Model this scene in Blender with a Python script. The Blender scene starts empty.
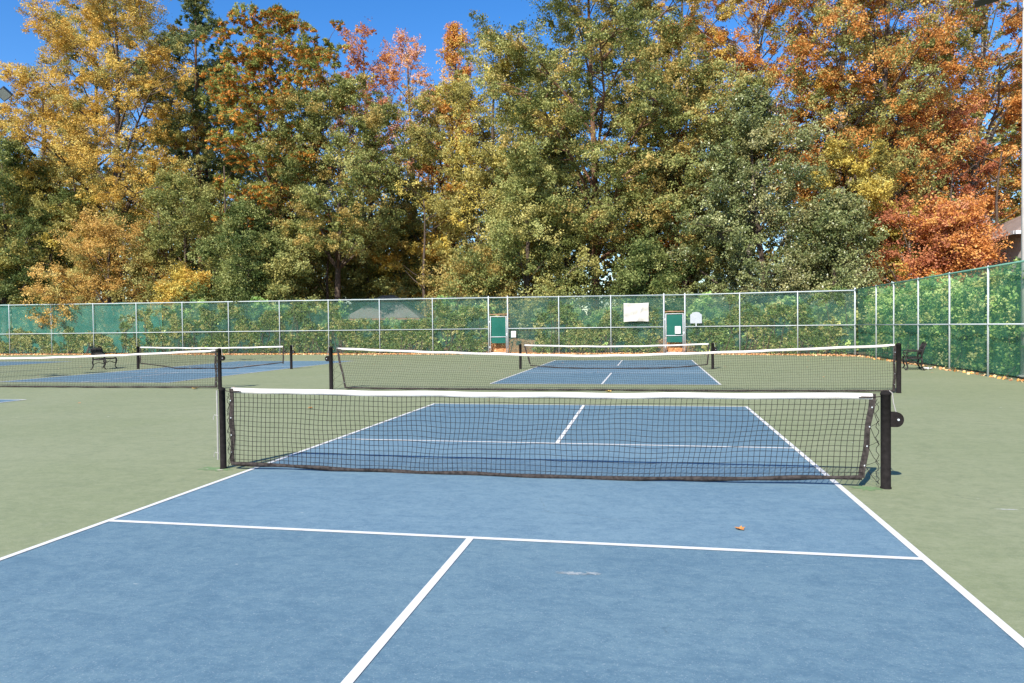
import bpy, math, random
import numpy as np
from mathutils import Vector, Matrix

R = math.radians
random.seed(7)
scene = bpy.context.scene
col = scene.collection

# ------------------------------------------------------------------ helpers
class MB:
    """collects polygons and links them as ONE mesh object"""
    def __init__(self):
        self.v = []; self.f = []; self.m = []
    def add(self, vs, fs, mi=0):
        b = len(self.v)
        self.v += [tuple(p) for p in vs]
        self.f += [tuple(i + b for i in f) for f in fs]
        self.m += [mi] * len(fs)
    def quad(self, a, b, c, d, mi=0):
        self.add([a, b, c, d], [(0, 1, 2, 3)], mi)
    def box(self, c, s, rz=0.0, mi=0, mat=None):
        hx, hy, hz = s[0] / 2, s[1] / 2, s[2] / 2
        vs = []
        for z in (-hz, hz):
            for x, y in ((-hx, -hy), (hx, -hy), (hx, hy), (-hx, hy)):
                vs.append(Vector((x, y, z)))
        rot = mat if mat is not None else Matrix.Rotation(rz, 3, 'Z')
        vs = [rot @ p + Vector(c) for p in vs]
        self.add(vs, [(0, 3, 2, 1), (4, 5, 6, 7), (0, 1, 5, 4), (1, 2, 6, 5), (2, 3, 7, 6), (3, 0, 4, 7)], mi)
    def tube(self, pts, rad, n=6, mi=0, caps=True):
        pts = [Vector(p) for p in pts]
        if not hasattr(rad, '__len__'):
            rad = [rad] * len(pts)
        vs = []; fs = []
        u = None
        for i, p in enumerate(pts):
            a = pts[max(i - 1, 0)]; b = pts[min(i + 1, len(pts) - 1)]
            t = (b - a)
            if t.length < 1e-9: t = Vector((0, 0, 1))
            t.normalize()
            if u is None:
                u = t.orthogonal().normalized()
            else:
                u = (u - t * u.dot(t))
                if u.length < 1e-6: u = t.orthogonal()
                u.normalize()
            w = t.cross(u)
            for k in range(n):
                an = 2 * math.pi * k / n
                vs.append(p + (u * math.cos(an) + w * math.sin(an)) * rad[i])
        for i in range(len(pts) - 1):
            for k in range(n):
                k2 = (k + 1) % n
                fs.append((i * n + k, i * n + k2, (i + 1) * n + k2, (i + 1) * n + k))
        if caps:
            fs.append(tuple(reversed(range(n))))
            fs.append(tuple(range((len(pts) - 1) * n, len(pts) * n)))
        self.add(vs, fs, mi)
    def build(self, name, mat, parent=None, smooth=False, bevel=0.0):
        me = bpy.data.meshes.new(name)
        me.from_pydata(self.v, [], self.f)
        mats = mat if isinstance(mat, (list, tuple)) else [mat]
        for m in mats: me.materials.append(m)
        if len(mats) > 1: me.polygons.foreach_set('material_index', self.m)
        if smooth: me.polygons.foreach_set('use_smooth', [True] * len(me.polygons))
        me.update()
        o = bpy.data.objects.new(name, me); col.objects.link(o)
        if parent is not None: o.parent = parent
        if bevel:
            md = o.modifiers.new('bevel', 'BEVEL'); md.width = bevel; md.segments = 2; md.limit_method = 'ANGLE'
        return o

def tag(o, label, cat, group=None, kind=None):
    if label: o['label'] = label
    if cat: o['category'] = cat
    if group: o['group'] = group
    if kind: o['kind'] = kind
    return o

def thing(name, label, cat, loc=(0, 0, 0), rz=0.0, group=None):
    o = bpy.data.objects.new(name, None); col.objects.link(o)
    o.empty_display_size = 0.3
    o.location = loc; o.rotation_euler = (0, 0, rz)
    return tag(o, label, cat, group)

def copy_tree(o, parent=None):
    c = o.copy(); col.objects.link(c)
    if parent is not None: c.parent = parent
    for ch in list(o.children): copy_tree(ch, c)
    return c

# ------------------------------------------------------------------ materials
def new_mat(name):
    m = bpy.data.materials.new(name); m.use_nodes = True
    nt = m.node_tree; nt.nodes.clear()
    out = nt.nodes.new('ShaderNodeOutputMaterial')
    return m, nt, out

def N(nt, typ, **kw):
    n = nt.nodes.new(typ)
    for k, v in kw.items():
        if k.startswith('i_'):
            key = k[2:]
            key = int(key) if key.isdigit() else key.replace('_', ' ')
            n.inputs[key].default_value = v
        else:
            setattr(n, k, v)
    return n

def rgb(c): return (c[0], c[1], c[2], 1.0)

def ramp(nt, stops, interp='LINEAR'):
    n = nt.nodes.new('ShaderNodeValToRGB'); cr = n.color_ramp; cr.interpolation = interp
    while len(cr.elements) > 1: cr.elements.remove(cr.elements[-1])
    cr.elements[0].position = stops[0][0]; cr.elements[0].color = rgb(stops[0][1])
    for p, c in stops[1:]:
        e = cr.elements.new(p); e.color = rgb(c)
    return n

def simple_mat(name, c1, c2=None, scale=8.0, rough=0.6, metal=0.0, bump=0.0, spec=0.5, detail=4.0):
    m, nt, out = new_mat(name)
    p = N(nt, 'ShaderNodeBsdfPrincipled'); p.inputs['Roughness'].default_value = rough
    p.inputs['Metallic'].default_value = metal; p.inputs['Specular IOR Level'].default_value = spec
    tc = N(nt, 'ShaderNodeTexCoord')
    no = N(nt, 'ShaderNodeTexNoise'); no.inputs['Scale'].default_value = scale; no.inputs['Detail'].default_value = detail
    nt.links.new(tc.outputs['Object'], no.inputs['Vector'])
    r = ramp(nt, [(0.3, c1), (0.7, c2 if c2 else tuple(x * 0.8 for x in c1))])
    nt.links.new(no.outputs['Fac'], r.inputs['Fac'])
    nt.links.new(r.outputs['Color'], p.inputs['Base Color'])
    if bump:
        b = N(nt, 'ShaderNodeBump'); b.inputs['Strength'].default_value = bump; b.inputs['Distance'].default_value = 0.02
        nt.links.new(no.outputs['Fac'], b.inputs['Height']); nt.links.new(b.outputs['Normal'], p.inputs['Normal'])
    nt.links.new(p.outputs['BSDF'], out.inputs['Surface'])
    return m

def court_mat(name, base, pale, dark, streak=0.35, worn=None):
    """weathered acrylic sport coating: mottling, brushed streaks, fine grit"""
    m, nt, out = new_mat(name); L = nt.links.new
    p = N(nt, 'ShaderNodeBsdfPrincipled'); p.inputs['Roughness'].default_value = 0.85
    p.inputs['Specular IOR Level'].default_value = 0.3
    tc = N(nt, 'ShaderNodeTexCoord')
    def noise(scale, detail, rough=0.55, sx=1, sy=1, dist=0.0):
        mp = N(nt, 'ShaderNodeMapping'); mp.inputs['Scale'].default_value = (sx, sy, 1)
        L(tc.outputs['Object'], mp.inputs['Vector'])
        n = N(nt, 'ShaderNodeTexNoise'); n.inputs['Scale'].default_value = scale
        n.inputs['Detail'].default_value = detail; n.inputs['Roughness'].default_value = rough
        n.inputs['Distortion'].default_value = dist
        L(mp.outputs['Vector'], n.inputs['Vector']); return n
    big = noise(0.35, 5, 0.6, dist=0.4)
    mid = noise(2.6, 8, 0.72, dist=0.8)
    stx = noise(1.0, 7, 0.65, 0.55, 4.0, 0.6)
    sty = noise(1.0, 6, 0.65, 5.0, 0.5, 0.5)
    grit = noise(110, 3, 0.7)
    fine = noise(8.0, 8, 0.78, 0.8, 1.2, 0.5)
    blot = noise(24.0, 5, 0.7, 0.85, 1.1, 0.3)
    def mix(a, b, fac, blend='MIX'):
        x = N(nt, 'ShaderNodeMix', data_type='RGBA', blend_type=blend)
        for s, v in ((6, a), (7, b)):
            if hasattr(v, 'links') or hasattr(v, 'is_linked'): L(v, x.inputs[s])
            else: x.inputs[s].default_value = rgb(v)
        if hasattr(fac, 'is_linked'): L(fac, x.inputs[0])
        else: x.inputs[0].default_value = fac
        return x.outputs[2]
    def mr(sock, a, b, lo=0.0, hi=1.0):
        x = N(nt, 'ShaderNodeMapRange'); x.inputs[1].default_value = a; x.inputs[2].default_value = b
        x.inputs[3].default_value = lo; x.inputs[4].default_value = hi
        L(sock, x.inputs[0]); return x.outputs[0]
    c = mix(base, pale, mr(big.outputs['Fac'], 0.38, 0.66, 0, 0.5))
    c = mix(c, dark, mr(mid.outputs['Fac'], 0.48, 0.70, 0, 0.55))
    c = mix(c, pale, mr(stx.outputs['Fac'], 0.50, 0.72, 0, streak))
    c = mix(c, dark, mr(stx.outputs['Fac'], 0.46, 0.28, 0, streak))
    c = mix(c, pale, mr(sty.outputs['Fac'], 0.58, 0.75, 0, streak * 0.8))
    c = mix(c, pale, mr(fine.outputs['Fac'], 0.50, 0.68, 0, 0.65))
    c = mix(c, dark, mr(fine.outputs['Fac'], 0.50, 0.33, 0, 0.70))
    c = mix(c, pale, mr(blot.outputs['Fac'], 0.52, 0.70, 0, 0.50))
    c = mix(c, dark, mr(blot.outputs['Fac'], 0.48, 0.32, 0, 0.45))
    c = mix(c, (.8, .8, .76), mr(grit.outputs['Fac'], 0.58, 0.80, 0, 0.30))
    c = mix(c, (0.02, 0.03, 0.03), mr(grit.outputs['Fac'], 0.42, 0.20, 0, 0.40))
    # hairline cracks
    vo = N(nt, 'ShaderNodeTexVoronoi', feature='DISTANCE_TO_EDGE'); vo.inputs['Scale'].default_value = 0.33
    dn = noise(3.0, 6, 0.6)
    ad = N(nt, 'ShaderNodeVectorMath', operation='MULTIPLY_ADD')
    L(dn.outputs['Color'], ad.inputs[0]); ad.inputs[1].default_value = (0.5, 0.5, 0.0); L(tc.outputs['Object'], ad.inputs[2])
    L(ad.outputs[0], vo.inputs['Vector'])
    gate = mr(big.outputs['Fac'], 0.56, 0.60)
    ck = mr(vo.outputs['Distance'], 0.0025, 0.0008)
    ml = N(nt, 'ShaderNodeMath', operation='MULTIPLY'); L(gate, ml.inputs[0]); L(ck, ml.inputs[1])
    ml2 = N(nt, 'ShaderNodeMath', operation='MULTIPLY'); L(ml.outputs[0], ml2.inputs[0]); ml2.inputs[1].default_value = 0.22
    c = mix(c, (0.05, 0.06, 0.05), ml2.outputs[0])
    mk = noise(3.2, 2, 0.5, 0.35, 2.4, 1.2)
    c = mix(c, dark, mr(mk.outputs['Fac'], 0.62, 0.80, 0, 0.45))
    # small pale scuffs
    sp = noise(9.0, 3, 0.5, 0.6, 1.6)
    sc = mr(sp.outputs['Fac'], 0.745, 0.78, 0, 0.7)
    c = mix(c, (0.62, 0.62, 0.56), sc)
    L(c, p.inputs['Base Color'])
    b = N(nt, 'ShaderNodeBump'); b.inputs['Strength'].default_value = 0.25; b.inputs['Distance'].default_value = 0.004
    L(grit.outputs['Fac'], b.inputs['Height']); L(b.outputs['Normal'], p.inputs['Normal'])
    L(p.outputs['BSDF'], out.inputs['Surface'])
    return m

def line_mat(name='white_line_paint'):
    m, nt, out = new_mat(name); L = nt.links.new
    p = N(nt, 'ShaderNodeBsdfPrincipled'); p.inputs['Roughness'].default_value = 0.75
    tc = N(nt, 'ShaderNodeTexCoord')
    n = N(nt, 'ShaderNodeTexNoise'); n.inputs['Scale'].default_value = 14; n.inputs['Detail'].default_value = 8; n.inputs['Roughness'].default_value = 0.7
    L(tc.outputs['Object'], n.inputs['Vector'])
    r = ramp(nt, [(0.30, (0.40, 0.42, 0.42)), (0.40, (0.62, 0.61, 0.57)), (0.7, (0.70, 0.69, 0.645))])
    L(n.outputs['Fac'], r.inputs['Fac']); L(r.outputs['Color'], p.inputs['Base Color'])
    L(p.outputs['BSDF'], out.inputs['Surface'])
    return m

def leaf_mat(name, A, B, rough=0.6, trans=0.30, spec=0.22, gain=1.95):
    """A: ramp of the crown's usual leaves, B: ramp of the turned leaves (zone attribute)"""
    m, nt, out = new_mat(name); L = nt.links.new
    A = [tuple(min(.85, v * gain) for v in c) for c in A]; B = [tuple(min(.85, v * gain) for v in c) for c in B]
    at = N(nt, 'ShaderNodeAttribute', attribute_name='tint'); az = N(nt, 'ShaderNodeAttribute', attribute_name='zone')
    n = len(A); ra = ramp(nt, [(i / max(n - 1, 1), c) for i, c in enumerate(A)])
    n = len(B); rb = ramp(nt, [(i / max(n - 1, 1), c) for i, c in enumerate(B)])
    L(at.outputs['Fac'], ra.inputs['Fac']); L(at.outputs['Fac'], rb.inputs['Fac'])
    mx = N(nt, 'ShaderNodeMix', data_type='RGBA'); L(az.outputs['Fac'], mx.inputs[0])
    L(ra.outputs['Color'], mx.inputs[6]); L(rb.outputs['Color'], mx.inputs[7])
    p = N(nt, 'ShaderNodeBsdfPrincipled'); p.inputs['Roughness'].default_value = rough
    p.inputs['Specular IOR Level'].default_value = spec
    L(mx.outputs[2], p.inputs['Base Color'])
    t = N(nt, 'ShaderNodeBsdfTranslucent'); L(mx.outputs[2], t.inputs['Color'])
    ms = N(nt, 'ShaderNodeMixShader'); ms.inputs[0].default_value = trans
    L(p.outputs['BSDF'], ms.inputs[1]); L(t.outputs['BSDF'], ms.inputs[2])
    L(ms.outputs['Shader'], out.inputs['Surface'])
    return m

def screen_mat(name, c1, c2, alpha, var=0.15):
    m, nt, out = new_mat(name); L = nt.links.new
    tc = N(nt, 'ShaderNodeTexCoord')
    no = N(nt, 'ShaderNodeTexNoise'); no.inputs['Scale'].default_value = 1.1; no.inputs['Detail'].default_value = 6
    L(tc.outputs['Object'], no.inputs['Vector'])
    r = ramp(nt, [(0.3, c1), (0.7, c2)]); L(no.outputs['Fac'], r.inputs['Fac'])
    d = N(nt, 'ShaderNodeBsdfDiffuse'); L(r.outputs['Color'], d.inputs['Color'])
    tl = N(nt, 'ShaderNodeBsdfTranslucent'); L(r.outputs['Color'], tl.inputs['Color'])
    m1 = N(nt, 'ShaderNodeMixShader'); m1.inputs[0].default_value = 0.25
    L(d.outputs[0], m1.inputs[1]); L(tl.outputs[0], m1.inputs[2])
    tp = N(nt, 'ShaderNodeBsdfTransparent')
    mr = N(nt, 'ShaderNodeMapRange'); mr.inputs[1].default_value = 0.3; mr.inputs[2].default_value = 0.7
    mr.inputs[3].default_value = alpha - var; mr.inputs[4].default_value = alpha + var
    n2 = N(nt, 'ShaderNodeTexNoise'); n2.inputs['Scale'].default_value = 2.3; n2.inputs['Detail'].default_value = 5
    L(tc.outputs['Object'], n2.inputs['Vector']); L(n2.outputs['Fac'], mr.inputs[0])
    m2 = N(nt, 'ShaderNodeMixShader'); L(mr.outputs[0], m2.inputs[0])
    L(tp.outputs[0], m2.inputs[1]); L(m1.outputs[0], m2.inputs[2])
    L(m2.outputs[0], out.inputs['Surface'])
    return m

M = {}
M['blue'] = court_mat('blue_court_acrylic', (0.100, 0.181, 0.234), (0.150, 0.238, 0.274), (0.070, 0.140, 0.194), 0.35)
M['bluek'] = court_mat('blue_kitchen_acrylic', (0.118, 0.206, 0.266), (0.174, 0.270, 0.314), (0.084, 0.158, 0.218), 0.40)
M['green'] = court_mat('green_court_acrylic', (0.215, 0.242, 0.125), (0.275, 0.288, 0.170), (0.165, 0.192, 0.102), 0.30)
M['line'] = line_mat()
M['galv'] = simple_mat('galvanised_steel', (0.56, 0.59, 0.60), (0.44, 0.47, 0.48), 20, 0.6, 0.0)
M['galvg'] = simple_mat('green_coated_rail', (0.16, 0.34, 0.25), (0.12, 0.28, 0.20), 10, 0.6)
M['wire'] = simple_mat('fence_wire', (0.20, 0.29, 0.25), (0.15, 0.22, 0.19), 30, 0.5, 0.4)
M['post'] = simple_mat('weathered_black_post_paint', (0.012, 0.0105, 0.010), (0.022, 0.019, 0.018), 25, 0.9, 0.0, 0.1, spec=0.06)
M['net'] = simple_mat('black_net_cord', (0.016, 0.014, 0.014), (0.024, 0.021, 0.020), 30, 0.85, spec=0.1)
M['strap'] = simple_mat('faded_black_webbing', (0.020, 0.017, 0.016), (0.070, 0.058, 0.052), 28, 0.9, 0, 0.4, spec=0.1)
M['tape'] = simple_mat('white_net_tape', (0.70, 0.67, 0.625), (0.56, 0.51, 0.455), 5, 0.8, 0, 0.2)
M['pale'] = simple_mat('pale_plastic', (0.40, 0.38, 0.35), (0.32, 0.30, 0.28), 12, 0.6)
M['iron'] = simple_mat('black_cast_iron', (0.016, 0.014, 0.013), (0.030, 0.026, 0.023), 25, 0.5, 0.0, spec=0.25)
M['white'] = simple_mat('white_sign_board', (0.62, 0.62, 0.61), (0.55, 0.55, 0.54), 6, 0.6)
M['greysign'] = simple_mat('pale_grey_sign', (0.38, 0.40, 0.42), (0.33, 0.35, 0.37), 6, 0.6)
M['tarp'] = simple_mat('cream_cloth', (0.54, 0.51, 0.46), (0.47, 0.44, 0.395), 2.5, 0.9)
M['shingle'] = simple_mat('grey_shingles', (0.20, 0.18, 0.165), (0.14, 0.13, 0.12), 9, 0.9, 0, 0.5, detail=9)
M['fascia'] = simple_mat('brown_timber', (0.34, 0.19, 0.11), (0.25, 0.14, 0.08), 6, 0.8)
M['bark'] = simple_mat('grey_brown_bark', (0.115, 0.080, 0.055), (0.045, 0.032, 0.024), 7, 0.95, 0, 0.6, detail=8)
M['barkp'] = simple_mat('reddish_pine_bark', (0.23, 0.115, 0.06), (0.08, 0.045, 0.028), 6, 0.95, 0, 0.6, detail=8)
M['barkl'] = simple_mat('pale_grey_bark', (0.34, 0.29, 0.24), (0.16, 0.13, 0.105), 5, 0.9, 0, 0.5, detail=8)
M['ground'] = simple_mat('leaf_strewn_earth', (0.20, 0.115, 0.055), (0.085, 0.055, 0.030), 0.9, 0.95, 0, 0.5, detail=12)
M['straw'] = simple_mat('orange_pine_straw', (0.50, 0.24, 0.095), (0.36, 0.155, 0.06), 3, 0.95, 0, 0.6, detail=10)
M['wallw'] = simple_mat('cream_house_siding', (0.72, 0.69, 0.62), (0.66, 0.62, 0.55), 2, 0.8)
M['roofb'] = simple_mat('brown_roof_shingles', (0.27, 0.20, 0.165), (0.20, 0.15, 0.125), 5, 0.9, 0, 0.4)
M['glass'] = simple_mat('dark_window_glass', (0.03, 0.035, 0.04), (0.05, 0.06, 0.07), 2, 0.1)
M['polew'] = simple_mat('pale_concrete_pole', (0.60, 0.55, 0.50), (0.52, 0.47, 0.43), 4, 0.7)
M['fixture'] = simple_mat('dark_bronze_fixture', (0.035, 0.032, 0.03), (0.05, 0.045, 0.04), 8, 0.4)
M['lens'] = simple_mat('frosted_lamp_lens', (0.42, 0.40, 0.34), (0.33, 0.31, 0.26), 6, 0.25)
M['screenb'] = screen_mat('dark_green_windscreen', (0.045, 0.130, 0.100), (0.060, 0.170, 0.128), 0.43, 0.10)
M['screent'] = screen_mat('teal_windscreen', (0.055, 0.225, 0.170), (0.075, 0.280, 0.215), 0.60, 0.08)
M['screeng'] = screen_mat('bright_green_windscreen', (0.095, 0.330, 0.205), (0.125, 0.400, 0.255), 0.42, 0.08)
M['gatep'] = screen_mat('gate_windscreen', (0.022, 0.130, 0.100), (0.032, 0.165, 0.128), 0.95, 0.03)

G1 = [(0.020, 0.032, 0.008), (0.060, 0.085, 0.022), (0.115, 0.140, 0.045)]
LM = {}
OL = [(0.078, 0.074, 0.020), (0.200, 0.182, 0.052), (0.340, 0.292, 0.105)]
OLG = [(0.046, 0.060, 0.016), (0.143, 0.157, 0.047), (0.272, 0.270, 0.100)]
GOLD = [(0.165, 0.108, 0.024), (0.370, 0.232, 0.046), (0.490, 0.330, 0.088)]
ORG = [(0.150, 0.060, 0.018), (0.350, 0.145, 0.034), (0.460, 0.250, 0.075)]
RED = [(0.105, 0.036, 0.018), (0.255, 0.090, 0.044), (0.360, 0.180, 0.090)]
PINK = [(0.32, 0.130, 0.085), (0.560, 0.250, 0.160), (0.660, 0.400, 0.260)]
DG = [(0.018, 0.030, 0.008), (0.060, 0.082, 0.022), (0.150, 0.170, 0.056)]
MAG = [(0.026, 0.038, 0.011), (0.082, 0.098, 0.032), (0.200, 0.208, 0.085)]
YEL = [(0.190, 0.150, 0.030), (0.360, 0.275, 0.055), (0.470, 0.370, 0.110)]
LM['gold'] = leaf_mat('golden_leaves', GOLD, OL)
LM['goldgreen'] = leaf_mat('gold_green_leaves', OL, GOLD)
LM['olive'] = leaf_mat('olive_leaves', OLG, OL)
LM['olivegold'] = leaf_mat('olive_gold_leaves', OLG, [(0.13, 0.098, 0.028), (0.255, 0.182, 0.052), (0.345, 0.262, 0.090)])
LM['oliveyel'] = leaf_mat('olive_yellow_leaves', OL, YEL)
LM['green'] = leaf_mat('deep_green_leaves', DG, OLG)
LM['magnolia'] = leaf_mat('glossy_green_leaves', MAG, [(0.085, 0.082, 0.030), (0.160, 0.148, 0.058), (0.23, 0.21, 0.095)], 0.36, 0.10, 0.45)
LM['pine'] = leaf_mat('pine_needles', [(0.050, 0.066, 0.015), (0.120, 0.145, 0.035), (0.20, 0.22, 0.06)], [(0.24, 0.085, 0.014), (0.40, 0.155, 0.024), (0.45, 0.21, 0.04)])
LM['pineg'] = leaf_mat('green_pine_needles', [(0.028, 0.046, 0.018), (0.065, 0.090, 0.032), (0.13, 0.15, 0.06)], OL)
LM['orange'] = leaf_mat('orange_leaves', ORG, OLG)
BRO = [(0.140, 0.082, 0.022), (0.330, 0.195, 0.050), (0.460, 0.300, 0.100)]
LM['brown'] = leaf_mat('brown_gold_leaves', BRO, OL)
LM['orangegold'] = leaf_mat('orange_gold_leaves', ORG, GOLD)
LM['red'] = leaf_mat('red_orange_leaves', RED, ORG)
LM['pink'] = leaf_mat('pinkish_leaves', PINK, ORG)
LM['yellow'] = leaf_mat('yellow_leaves', YEL, GOLD)
LM['hedge'] = leaf_mat('hedge_leaves', [(0.040, 0.085, 0.022), (0.155, 0.260, 0.065), (0.350, 0.470, 0.150)], [(0.14, 0.16, 0.05), (0.33, 0.34, 0.11), (0.50, 0.48, 0.22)], 0.42, 0.3)
LM['vine'] = leaf_mat('vine_leaves', [(0.012, 0.030, 0.008), (0.050, 0.092, 0.022), (0.130, 0.180, 0.052)], [(0.09, 0.10, 0.03), (0.20, 0.20, 0.065), (0.32, 0.29, 0.12)], 0.5, 0.25)
LM['hedgey'] = leaf_mat('yellowish_hedge_leaves', [(0.050, 0.080, 0.024), (0.150, 0.200, 0.060), (0.30, 0.34, 0.13)], [(0.28, 0.22, 0.08), (0.45, 0.36, 0.15), (0.58, 0.48, 0.24)], 0.45, 0.3)
LM['litter'] = leaf_mat('fallen_leaves', [(0.16, 0.085, 0.045), (0.38, 0.19, 0.085), (0.54, 0.33, 0.17)], ORG, 0.8, 0.1)

# ------------------------------------------------------------------ foliage engine (numpy)
def quads_object(name, V, tint, zone, mat, parent=None):
    """V: (n,4,3) quads with per-face tint and zone attributes"""
    n = len(V)
    me = bpy.data.meshes.new(name)
    me.vertices.add(n * 4); me.loops.add(n * 4); me.polygons.add(n)
    me.vertices.foreach_set('co', V.astype(np.float32).ravel())
    me.loops.foreach_set('vertex_index', np.arange(n * 4, dtype=np.int32))
    me.polygons.foreach_set('loop_start', np.arange(0, n * 4, 4, dtype=np.int32))
    me.update(calc_edges=True)
    for nm, a in (('tint', tint), ('zone', zone)):
        at = me.attributes.new(nm, 'FLOAT', 'FACE'); at.data.foreach_set('value', np.clip(a, 0, 1).astype(np.float32))
    me.materials.append(mat)
    o = bpy.data.objects.new(name, me); col.objects.link(o)
    if parent is not None: o.parent = parent
    return o

def norm(a): return a / np.maximum(np.linalg.norm(a, axis=-1, keepdims=True), 1e-9)

def leaves_at(rng, P, length, width, bias=(-.08, -0.38, 0.50), axis=None, spread=1.0):
    n = len(P)
    nr = norm(norm(rng.normal(size=(n, 3))) * spread + np.array(bias))
    ax = rng.normal(size=(n, 3)) if axis is None else axis
    ax = norm(ax - nr * (ax * nr).sum(1, keepdims=True))
    bx = np.cross(nr, ax)
    l = length * rng.uniform(0.65, 1.3, (n, 1)); w = width * rng.uniform(0.65, 1.3, (n, 1))
    return np.stack([P - ax * l * .5, P + bx * w * .5 + ax * l * .05, P + ax * l * .5, P - bx * w * .5 + ax * l * .05], 1)

def crown_leaves(rng, C, rad, per, leaf, flat=0.6, zone_top=None, H=1, zp=0.2, needle=False, under=False):
    """C: clump centres (k,3), rad (k,)"""
    k = len(C)
    ns = 6 if needle else 7
    sidx = np.repeat(np.arange(k), ns)
    sd = norm(rng.normal(size=(k * ns, 3))) * (rng.uniform(0.1, 1, (k * ns, 1)) ** 0.5)
    sd[:, 2] *= flat
    q = max(1, per // ns)
    idx = np.repeat(sidx, q); n = len(idx)
    if ns == 1:
        d = norm(rng.normal(size=(n, 3))) * (rng.uniform(0.1, 1, (n, 1)) ** 0.5); d[:, 2] *= flat
    else:
        e = norm(rng.normal(size=(n, 3))) * rng.uniform(.05, .34, (n, 1)) if needle else rng.normal(size=(n, 3)) * 0.195
        e[:, 2] *= 0.9 if needle else 0.75
        d = np.repeat(sd, q, axis=0) + e
    P = C[idx] + d * rad[idx][:, None]
    ct = np.clip(rng.normal(0.5, 0.20, k), 0, 1)
    st = rng.normal(0, 0.12, k * ns)
    tint = ct[idx] + np.repeat(st, q) + rng.normal(0, 0.11, n)
    if zone_top is not None:
        t = (C[:, 2] / H); cz = rng.uniform(0, 1, k) < np.clip(zone_top(t), 0, 1)
    else:
        cz = rng.uniform(0, 1, k) < zp
    z = cz[idx].astype(float)
    z = np.clip(z + np.repeat(rng.normal(0, 0.22, k * ns), q) + rng.normal(0, 0.10, n), 0, 1)
    if under:
        z = np.where(e[:, 2] < -0.02, np.clip(cz[idx] * 0.9 + rng.normal(0, .2, n), 0, 1), 0.05)
    if needle:
        ax = norm(norm(e) + rng.normal(0, 0.35, (n, 3)) + np.array([0, 0, .2]))
        V = leaves_at(rng, P, leaf[0], leaf[1], axis=ax)
    else:
        V = leaves_at(rng, P, leaf[0], leaf[1], spread=.85)
    return V, tint, z

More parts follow.
